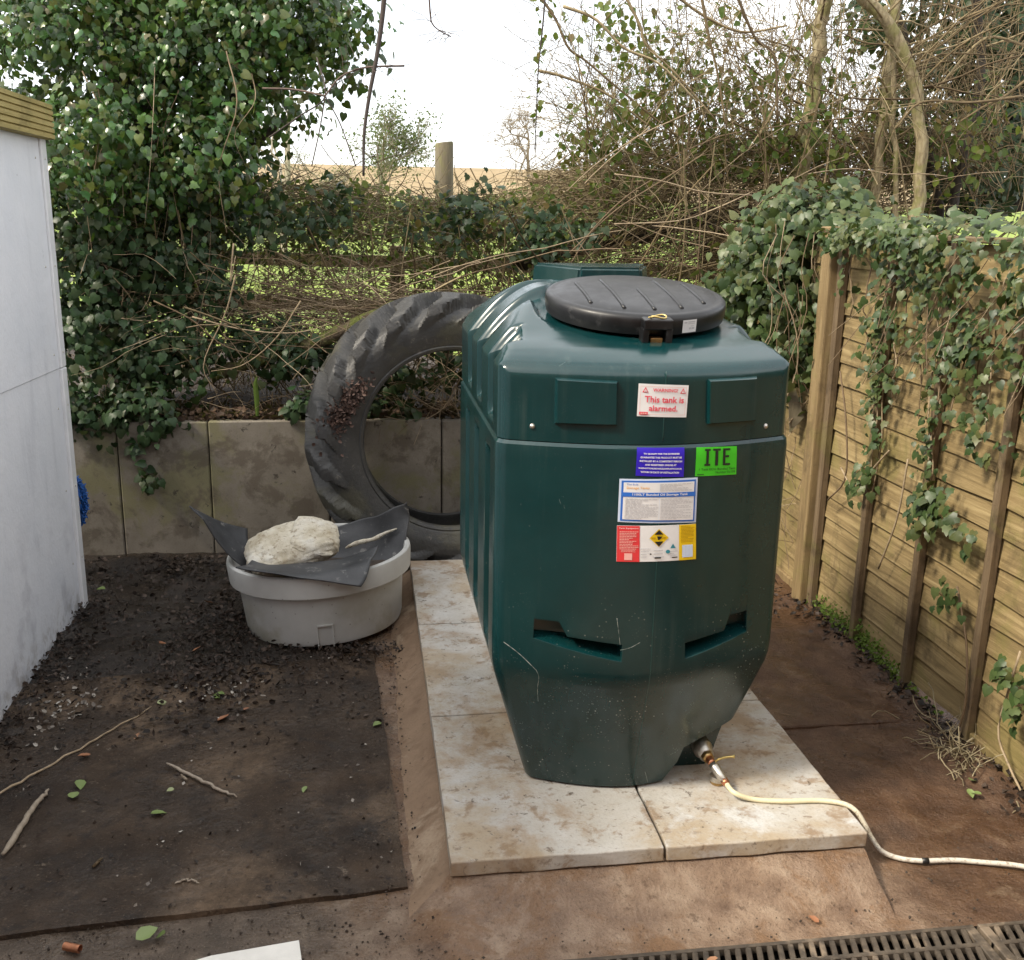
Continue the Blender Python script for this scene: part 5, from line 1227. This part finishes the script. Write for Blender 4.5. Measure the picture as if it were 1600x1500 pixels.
trunk_tree([(1433, 335), (1440, 240), (1433, 150), (1412, 80), (1380, 30), (1340, -15), (1310, -60)], 5.8, .036, .034, 'leaning mossy trunk that bends left above the fence', seedv=4, twigs=20)
trunk_tree([(1466, 330), (1455, 262), (1446, 200), (1425, 100), (1400, 20)], 6.2, .026, .022, 'darker slim trunk close behind the leaning mossy one', 'bark_dark', seedv=5, twigs=8)
trunk_tree([(1488, 330), (1500, 260), (1520, 190), (1532, 110), (1528, 20), (1500, -60)], 6.1, .030, .024, 'dark twisting trunk in front of the evergreen ivy at far right', 'bark_dark', seedv=6, twigs=12)
th_ = thing('thorn_thicket', at(1150, 260, 6.3)*np.array([1, 1, 0])+np.array([0, 0, .7]), 'bare thorny thicket with small round leaves against the sky above the hedge', 'thicket')
a = Acc()
for k in range(370):
    x = rng.uniform(900, 1600); p = at(x, rng.uniform(180, 330), rng.uniform(5.7, 7.2)); d = np.array([rng.normal(-.15, .5), rng.normal(0, .3), 1.0])
    q = cane(p, d, rng.uniform(.6, 1.9)*(.55 if x < 1050 else 1), rng.uniform(-.2, .5), .09, 10); a.add(*tube(q, np.linspace(.0038, .0012, 11), 4, False))
    for _ in range(5):
        j = rng.integers(3, 10); a.add(*tube(cane(q[j], rng.normal(0, 1, 3)*[1, .5, 1]+[0, 0, .2], rng.uniform(.15, .5), .1, .14, 5), .0016, 3, False))
for pts in (((840, -10), (868, 30), (888, 75), (915, 95), (980, 150), (1060, 215)), ((880, 10), (930, 30), (975, 75), (1030, 100), (1090, 160)), ((840, 110), (880, 120), (950, 148), (1020, 200), (1070, 210)), ((975, -10), (1000, 40), (1010, 70), (1060, 120), (1120, 190)), ((1052, -10), (1100, 25), (1160, 50), (1230, 40)), ((1095, -10), (1108, 60), (1120, 110), (1135, 200)), ((1150, -10), (1180, 60), (1210, 90), (1215, 190)), ((1500, 30), (1550, 10), (1610, -20)), ((1600, 70), (1540, 60), (1480, 120), (1440, 180)), ((1600, 150), (1520, 160), (1440, 160), (1400, 200)), ((1610, 120), (1570, 150), (1540, 165), (1500, 190))):
    Y = rng.uniform(5.3, 6.0); q = smooth_path([at(x, y, Y) for x, y in pts], 20); a.add(*tube(q, np.linspace(.009, .005, 20), 5))
    for _ in range(14):
        j = rng.integers(2, 19); a.add(*tube(cane(q[j], rng.normal(0, 1, 3)*[1, .4, 1], rng.uniform(.1, .4), .1, .16, 5), .002, 3, False))
link('twigs', a.mesh('twigs', True), MT['twig'], th_, kind='stuff')
L = [blob(1000, 180, 110, 90, 6.2, .4, 330, .06, 4), blob(1090, 120, 120, 110, 6.2, .4, 420, .07, 4), blob(1180, 200, 110, 90, 6.3, .4, 430, .07, 5), blob(920, 225, 60, 30, 6.2, .3, 130, .05, 4), blob(960, 50, 90, 60, 6.0, .3, 150, .05, 4), blob(1260, 230, 60, 50, 6.0, .3, 200, .05, 5), blob(1300, 110, 90, 110, 6.2, .4, 260, .07, 5), blob(850, 40, 12, 60, 6, .1, 26, .02, 4), blob(1500, 220, 120, 90, 5.9, .3, 220, .06, 5)]
P, N, T = cat_(L); foliage(th_, P, N, T, rsize(len(P), .03, .062), 'ova', 'bramble', 300, 'leaf', 'leaves')
ev = thing('ivy_tree', at(1540, 310, 7.0)*np.array([1, 1, 0])+np.array([0, 0, .7]), 'tall dark evergreen ivy tree at the top right corner behind the fence', 'tree')
L = [blob(1560, 60, 120, 150, 7.0, .5, 1800, .1), blob(1500, 20, 80, 90, 7.0, .4, 700, .1), blob(1580, 240, 110, 90, 6.8, .4, 1000, .09), blob(1370, 40, 60, 60, 7.2, .3, 260, .08), blob(1430, 230, 70, 70, 7.0, .3, 420, .08), blob(1520, 300, 90, 30, 6.6, .2, 320, .06), blob(1420, 120, 60, 60, 7.2, .3, 300, .08)]
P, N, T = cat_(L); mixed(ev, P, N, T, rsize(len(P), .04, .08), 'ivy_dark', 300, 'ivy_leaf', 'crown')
a = Acc()
for pts in (((1545, 330), (1550, 200), (1545, 60), (1550, -120)), ((1590, 330), (1585, 180), (1600, 20), (1610, -80))): a.add(*tube(smooth_path([at(x, y, 7.2) for x, y in pts], 12), .07, 8))
link('trunk', a.mesh('trunk', True), MT['bark_dark'], ev)

# ---- ivy on the corner and over the fence
ci = thing('corner_ivy', at(1220, 560, 5.0)*np.array([1, 1, 0])+np.array([0, 0, .3]), 'thick grey green ivy bush filling the corner between tank and fence post', 'ivy')
L = [blob(1180, 410, 80, 90, 5.1, .22, 900), blob(1240, 380, 80, 80, 5.0, .22, 900), blob(1250, 480, 70, 90, 4.85, .2, 900), blob(1200, 500, 70, 70, 5.0, .2, 520), blob(1290, 340, 80, 45, 4.95, .2, 700), blob(1250, 560, 40, 60, 4.75, .12, 300), blob(1330, 352, 60, 22, 4.7, .12, 260, .04), blob(1160, 460, 50, 60, 5.15, .2, 300)]
P, N, T = cat_(L); mixed(ci, P, N, T, rsize(len(P), .026, .066), 'ivy_fence', 300, 'ivy_leaf', 'ivy_mass', .6)
a = Acc()
for k in range(26):
    x = rng.uniform(1200, 1325); y = rng.uniform(340, 480); Y = rng.uniform(4.55, 4.85); pts = [(x, y), (x+rng.normal(0, 14), y+60), (x+rng.normal(0, 18), y+120), (x+rng.normal(0, 24), y+rng.uniform(150, 220))]
    a.add(*tube(smooth_path([at(*q, Y) for q in pts], 10), .0014+.0016*rng.random(), 4, False))
for k in range(90):
    p = at(rng.uniform(1225, 1265), rng.uniform(560, 880), rng.uniform(4.7, 5.2)); a.add(*tube(cane(p, rng.normal(0, 1, 3)*[.6, .5, 1], rng.uniform(.1, .4), .3, .15, 6), .002, 3, False))
link('stems', a.mesh('stems', True), MT['cane'], ci, kind='stuff')
fi = thing('fence_ivy', (2.12, 3.4, 1.75), 'ivy trailing over the top of the slatted fence and hanging down in strands', 'ivy')
Ps, Ns, Ts, Ss = [], [], [], []
def put(p, n, t, s): Ps.append(p); Ns.append(n); Ts.append(t); Ss.append(s)
for k in range(2000):                                   # the thick mat over the top
    y = rng.uniform(1.6, 4.45)
    if math.sin(y*9.0)+math.sin(y*23+1) < -.55 and rng.random() < .7: continue
    dz = abs(rng.normal(0, .13))*(1.3 if y < 3.5 else (.7 if y < 3.8 else .22)); z = 1.825-dz*1.5+rng.normal(0, .02)
    x = 2.10-.06*rng.random()-.05*math.exp(-dz*6)+(.12*rng.random() if z > 1.80 else 0)
    put((x, y, z), nrmz(np.array([-.8, -.25, .4])+rng.normal(0, .5, 3)), np.array([rng.normal(0, .3), rng.normal(0, .5), -1]), .016+.030*rng.random()**1.3)
for k in range(300):
    put((rng.uniform(2.1, 2.35), rng.uniform(1.8, 4.6), rng.uniform(1.81, 1.88)), nrmz(np.array([-.3, -.4, .9])+rng.normal(0, .3, 3)), rng.normal(0, 1, 3), rng.uniform(.03, .06))
a = Acc()
def strand(y, z0, z1, dens=34, drift=.0, sz=(.018, .045), spread=.04):
    n = 12; zz = np.linspace(z0, z1, n); yy = y+drift*np.linspace(0, 1, n)+np.cumsum(rng.normal(0, .012, n)); P = smooth_path(np.stack([2.105+rng.normal(0, .006, n), yy, zz], -1), 30); a.add(*tube(P, .0032, 4, False))
    m = max(3, int(dens*(z0-z1)))
    for q in range(m):
        p = P[rng.integers(0, 30)]+np.array([-.012-.02*rng.random(), rng.normal(0, spread), rng.normal(0, .02)]); put(p, nrmz(np.array([-1, -.3, .35])+rng.normal(0, .5, 3)), np.array([rng.normal(0, .3), rng.normal(0, .6), -1]), rng.uniform(*sz))
for y, z0, z1, dn in ((4.30, 1.78, 1.45, 25), (4.15, 1.7, 1.30, 40), (4.0, 1.75, 1.02, 75), (3.96, 1.7, .80, 85), (3.93, 1.6, .72, 70), (3.88, 1.55, 1.15, 70), (3.80, 1.7, 1.3, 50), (3.62, 1.75, 1.25, 40), (3.55, 1.7, .98, 60), (3.50, 1.65, .80, 80), (3.47, 1.5, .74, 60), (3.40, 1.7, 1.15, 40), (3.28, 1.7, 1.25, 60), (3.16, 1.7, 1.15, 50), (3.02, 1.7, 1.30, 60), (2.9, 1.7, 1.05, 45), (2.8, 1.7, 1.2, 60), (2.7, 1.7, .95, 45), (2.62, 1.7, 1.2, 50), (3.7, 1.75, 1.4, 60), (4.38, 1.8, 1.55, 30)):
    strand(y, z0, z1, dn)
for y, z, m in ((3.46, .80, 46), (3.36, .84, 30), (3.22, .56, 16), (3.15, .80, 14), (2.80, .42, 26), (2.74, .36, 20), (3.98, .75, 24), (3.20, 1.15, 26), (2.9, 1.4, 50), (3.34, 1.42, 50)):
    for q in range(m): put((2.085-.03*rng.random(), y+rng.normal(0, .055), z+rng.normal(0, .04)), nrmz(np.array([-1, -.35, .4])+rng.normal(0, .3, 3)), np.array([0, rng.normal(0, .6), -1]), rng.uniform(.03, .052))
for pts in (((2.83, .50), (2.86, .34), (2.88, .18), (2.80, .10), (2.72, .05)), ((3.22, .58), (3.12, .40), (3.08, .2), (3.1, .06)), ((4.2, .78), (4.05, .72), (3.9, .86), (3.8, .95)), ((4.3, 1.2), (4.2, 1.0), (4.15, .75), (4.3, .6)), ((3.65, .95), (3.68, .7), (3.78, .45))):
    a.add(*tube(smooth_path([(2.10, y, z) for y, z in pts], 14), .0042, 5))
for k in range(30):
    y = rng.uniform(2.4, 3.9); z = rng.uniform(1.5, 1.8); a.add(*tube(cane((2.08, y, z), (rng.normal(-.1, .1), rng.normal(.5, .7), -1), rng.uniform(.2, .6), .2, .06, 8), .0018, 4, False))
link('stems', a.mesh('stems', True), MT['cane'], fi, kind='stuff')
mixed(fi, np.array(Ps), np.array(Ns), np.array(Ts), np.array(Ss), 'ivy_fence', 300, 'ivy_leaf', 'ivy_mass', .75)

# ---- branches hanging into the picture from above
hb_ = thing('hanging_branch', at(600, -20, 5.2), 'long thin bare branch hanging down against the sky left of the post', 'branch')
tubeobj('main_stem', smooth_path([at(604, -90, 5.2), at(600, 0, 5.2), at(590, 80, 5.2), at(577, 150, 5.2), at(569, 210, 5.2), at(568, 275, 5.2)], 26), np.linspace(.014, .006, 26), MT['twig_dark'], hb_, 7)
a = Acc(); q = smooth_path([at(508, 150, 5.25), at(530, 122, 5.25), at(560, 108, 5.23), at(590, 104, 5.2), at(632, 103, 5.2)], 16); a.add(*tube(q, np.linspace(.004, .005, 16), 5))
a.add(*tube(smooth_path([at(508, 150, 5.25), at(530, 190, 5.3), at(545, 230, 5.3), at(556, 260, 5.3)], 12), .003, 4)); a.add(*tube(smooth_path([at(508, 150, 5.25), at(500, 200, 5.3), at(487, 260, 5.3)], 12), .003, 4))
a.add(*tube(smooth_path([at(410, 138, 5.4), at(460, 140, 5.35), at(508, 150, 5.25)], 12), .005, 4)); a.add(*tube(smooth_path([at(495, 90, 5.4), at(508, 150, 5.25), at(470, 180, 5.4), at(420, 215, 5.4)], 14), .004, 4))
for k in range(30): j = rng.integers(2, 15); a.add(*tube(cane(q[j], rng.normal(0, 1, 3)*[1, .3, 1], rng.uniform(.04, .14), 0, .1, 4), .0013, 3, False))
link('side_twigs', a.mesh('side_twigs', True), MT['twig_dark'], hb_)
for pts, lab, nm in ((((670, -20), (672, 20), (676, 38), (690, 50), (705, 57)), 'short curled bare twig hanging from the top edge in the middle of the sky', 1), (((852, -10), (848, 40), (841, 110), (838, 180), (836, 235)), 'thin trailing bramble stem hanging down left of the thorny thicket', 2)):
    t = thing('hanging_twig', at(*pts[0], 5.4), lab, 'twig'); q = smooth_path([at(x, y, 5.4) for x, y in pts], 18); a = Acc(); a.add(*tube(q, np.linspace(.005, .0025, 18), 5))
    for k in range(16): j = rng.integers(3, 18); a.add(*tube(cane(q[j], rng.normal(0, 1, 3)*[1, .3, 1], rng.uniform(.04, .13), 0, .12, 4), .0015, 3, False))
    link('stem', a.mesh('stem', True), MT['twig_dark'], t)
    if nm == 2:
        n = 26; P = q[rng.integers(2, 16, n)]+rng.normal(0, .02, (n, 3)); foliage(t, P, rng.normal(0, 1, (n, 3))+[0, -.6, .3], rng.normal(0, .4, (n, 3))+[0, 0, -1], rsize(n, .02, .045), 'ova', 'bramble', 26, 'leaf', 'leaves')

# ================================================================== LITTER ON THE GROUND
a = Acc(); n = 5200
def lit(n, xf, yf, zf, s0, s1, key='chip'):
    P = np.stack([xf(n), yf(n), zf(n)], -1); leaf_acc(a, P, frames(rng.normal(0, .5, (n, 3))+[0, 0, 1], rng.normal(size=(n, 3))), rsize(n, s0, s1), key)
U = rng.uniform
lit(1300, lambda n: U(-1.5, .1, n), lambda n: 5.45-np.abs(rng.normal(0, .22, n)), lambda n: U(.02, .05, n), .006, .026)
lit(900, lambda n: rng.normal(-.62, .18, n), lambda n: rng.normal(4.45, .28, n), lambda n: U(.01, .04, n), .006, .034, 'cur')
lit(700, lambda n: rng.normal(-.85, .35, n), lambda n: rng.normal(4.7, .4, n), lambda n: U(.008, .025, n), .005, .024)
lit(700, lambda n: rng.normal(-.7, .4, n), lambda n: rng.normal(3.95, .25, n), lambda n: U(.018, .026, n), .005, .022, 'cur')
lit(900, lambda n: SX+np.abs(rng.normal(0, .10, n)), lambda n: U(3.2, 4.9, n), lambda n: U(.01, .04, n), .008, .032, 'cur')
lit(320, lambda n: rng.normal(-.05, .1, n), lambda n: rng.normal(4.16, .05, n), lambda n: U(.01, .03, n), .008, .022)
lit(600, lambda n: 2.14-np.abs(rng.normal(0, .05, n)), lambda n: U(2.4, 4.5, n), lambda n: U(.02, .06, n), .010, .03)
lit(500, lambda n: U(1.5, 2.1, n), lambda n: U(4.3, 5.4, n), lambda n: U(.012, .05, n), .012, .04, 'cur')
lit(450, lambda n: U(-1.35, .05, n), lambda n: 4.2-np.abs(rng.normal(0, .35, n)), lambda n: U(.017, .026, n), .004, .020)
lit(260, lambda n: rng.normal(-.62, .14, n), lambda n: rng.normal(3.9, .16, n), lambda n: U(.02, .032, n), .012, .04, 'cur')
lit(420, lambda n: U(-1.3, .05, n), lambda n: U(2.5, 4.1, n), lambda n: U(.016, .022, n), .004, .014)
lit(260, lambda n: U(.0, .2, n), lambda n: U(2.3, 4.6, n), lambda n: U(.004, .03, n), .003, .012)
link('leaf_litter', a.mesh('leaf_litter', False), MT['litter'], None, kind='stuff')
a_ = a; a = Acc()
lit(120, lambda n: rng.normal(-1.16, .07, n), lambda n: rng.normal(3.72, .16, n), lambda n: U(.012, .03, n), .008, .03, 'cur')
lit(60, lambda n: rng.normal(-.56, .07, n), lambda n: rng.normal(3.82, .06, n), lambda n: U(.02, .03, n), .008, .03, 'cur')
lit(70, lambda n: U(-1.2, .05, n), lambda n: U(2.5, 4.2, n), lambda n: U(.018, .026, n), .003, .012)
g = G('pale flakes'); g.col(g.ramp(g.rnd(), [(.2, (.16, .14, .12)), (.6, (.30, .27, .23)), (.9, (.46, .43, .38))])); MT['flake'] = g.m
link('pale_flakes', a.mesh('pale_flakes', False), MT['flake'], None, kind='stuff'); a = a_
# lumps of leaf mould
a = Acc()
for k in range(420):
    p = np.array([rng.normal(-.62, .2), rng.normal(4.48, .3), .012]) if k < 260 else np.array([U(-1.45, -.1), 5.44-abs(rng.normal(0, .12)), .035])
    r = .003+.014*rng.random()**2.5; bm = bmesh.new(); bmesh.ops.create_icosphere(bm, subdivisions=1, radius=r); bm.verts.ensure_lookup_table()
    a.add([np.array(v.co)*rng.uniform(.6, 1.3, 3)*[1, 1, .7]+p for v in bm.verts], [[v.index for v in f.verts] for f in bm.faces]); bm.free()
for k in range(1500):
    q = rng.random()
    if q < .45: p = np.array([U(-1.0, .2), U(2.2, 2.46), .004])
    elif q < .7: p = np.array([rng.normal(.10, .05), U(2.4, 4.9), .016])
    elif q < .85: p = np.array([U(.2, 1.7), U(2.19, 2.44), .012+.05*rng.random()*0])
    else: p = np.array([U(1.46, 2.1), U(2.2, 4.6), .010])
    r = .0012+.004*rng.random()**3; bm = None
    oct_ = np.array([(1, 0, 0), (-1, 0, 0), (0, 1, 0), (0, -1, 0), (0, 0, 1), (0, 0, -1)])*rng.uniform(.6, 1.3, (6, 1))*r+p
    a.add(oct_, [(0, 2, 4), (2, 1, 4), (1, 3, 4), (3, 0, 4), (2, 0, 5), (1, 2, 5), (3, 1, 5), (0, 3, 5)])
link('soil_crumbs', a.mesh('soil_crumbs', False), MT['soil'], None, kind='stuff')
# crumpled dead leaves stuck on the tyre
a = Acc(); n = 760; t = math.pi*.945+rng.normal(0, .13, n); r = .585+.26*(t-math.pi*.945)*.5+rng.normal(0, .030, n)
P = np.stack([r*np.cos(t), -.200-.020*rng.random(n), r*np.sin(t)], -1); P = np.array([TM @ Vector(p) for p in P])
leaf_acc(a, P, frames(rng.normal(0, .6, (n, 3))+[0, -1, .2], rng.normal(size=(n, 3))), rsize(n, .010, .030), 'cur')
g = G('brown withered leaf'); g.col(g.ramp(g.rnd(), [(.1, (.03, .018, .014)), (.5, (.075, .042, .032)), (.9, (.15, .095, .075))])); MT['withered'] = g.m
tag(link('withered_leaves', a.mesh('withered_leaves', True), MT['withered'], None, kind='stuff'), 'clump of withered brown leaves stuck to the left side of the tyre', 'leaves')
# fallen leaves one can pick out
a = Acc(); a.add(OVA*[1, 1, 1.6], OVT); lm = a.mesh('fallen_leaf', True); lm.materials.append(MT['green_leaf'])
a = Acc(); a.add(CUR, CUT); om = a.mesh('fallen_leaf', True); om.materials.append(MT['orange_leaf'])
def fleaf(px, py, s, kind, label, z=.02, grp='fallen leaves on the ground'):
    o = bpy.data.objects.new('fallen_leaf', lm if kind == 'g' else om); COL.objects.link(o); p = atz(px, py, z)
    o.location = p; o.rotation_euler = (rng.normal(0, .2), rng.normal(0, .25), U(0, 6.28)); o.scale = (s, s, s); tag(o, label, 'leaf', grp)
for px, py, s, k, lab in ((212, 1468, .062, 'g', 'largest green leaf on the dirt near the bottom edge'), (258, 1458, .04, 'g', 'small green leaf right of the largest one near the bottom edge'), (235, 1271, .05, 'g', 'green leaf with a stalk on the middle of the black board'), (114, 1247, .05, 'g', 'green leaf left of the middle of the board near the thick stick'), (125, 1218, .05, 'g', 'dull green leaf just above the thick peeled stick'), (272, 1232, .025, 'g', 'tiny green leaf beside the broken stick'), (595, 1128, .04, 'g', 'green leaf on the right edge strip beside the board'), (478, 1228, .028, 'g', 'small yellowish leaf on the brown patch of the board'), (152, 920, .05, 'g', 'yellow leaf on the dark soil by the concrete wall'), (350, 1088, .06, 'g', 'pale green leaf in the dark debris in front of the tub'), (245, 1098, .045, 'g', 'green leaf at the tip of the long thin twig'),
                          (340, 1126, .058, 'o', 'big orange brown leaf at the back of the black board'), (318, 938, .05, 'o', 'orange leaf on dark soil left of the tub'), (300, 1018, .05, 'o', 'brown orange leaf on the soil in front left of the tub'), (258, 1004, .045, 'o', 'dull orange leaf left of the soil heap'), (388, 1105, .03, 'o', 'tiny orange leaf right of the big orange one'), (215, 1152, .045, 'o', 'faded orange leaf lying by the long thin twig'), (275, 1062, .04, 'o', 'orange leaf behind the back edge of the board'), (142, 1178, .045, 'o', 'brown leaf flat on the left of the board'), (1280, 1441, .032, 'o', 'reddish leaf on the pale concrete behind the drain'), (1118, 1494, .04, 'o', 'pale brown leaf lying on the drain grate'), (505, 860, .03, 'o', 'brown scrap of leaf on the rubber sheet beside the sack')):
    fleaf(px, py, s, k, lab, {(505, 860): .40, (1118, 1494): .022, (1280, 1441): .012}.get((px, py), .024))
for px, py, lab in ((1516, 1219, 'pale curled leaf nearest the straw tuft by the fence'), (1513, 1232, 'yellow curled leaf between two others near the fence foot'), (1534, 1241, 'pale curled leaf furthest from the straw tuft')):
    fleaf(px, py, .036, 'g', lab, .03)
# straw tuft, moss and weeds along the foot of the fence
a = Acc(); c = np.array([2.06, 3.02, .03])
for k in range(120):
    a.add(*tube(cane(c+rng.normal(0, 1, 3)*[.035, .10, .015], rng.normal(0, 1, 3)*[1, 1.2, .7]+[-.3, 0, .3], U(.04, .2), .6, .3, 6), .0016+.001*rng.random(), 3, False))
tag(link('straw_tuft', a.mesh('straw_tuft', True), MT['straw'], None, kind='stuff'), 'dry tangled straw tuft at the foot of the fence by the last batten', 'straw')
a = Acc(); n = 1500; y = np.clip(rng.normal(3.95, .26, n), 3.3, 4.44); P = np.stack([2.150-np.abs(rng.normal(0, .018, n)), y, .03+np.abs(rng.normal(0, .04, n))*np.clip((y-3.3)*2.2, .3, 1)], -1)
leaf_acc(a, P, frames(rng.normal(0, .6, (n, 3))+[-.7, -.3, .6], rng.normal(0, .6, (n, 3))+[0, 0, .6]), rsize(n, .006, .02), 'ova')
tag(link('moss_strip', a.mesh('moss_strip', True), MT['moss'], None, kind='stuff'), 'bright green moss along the foot of the slatted fence', 'moss')
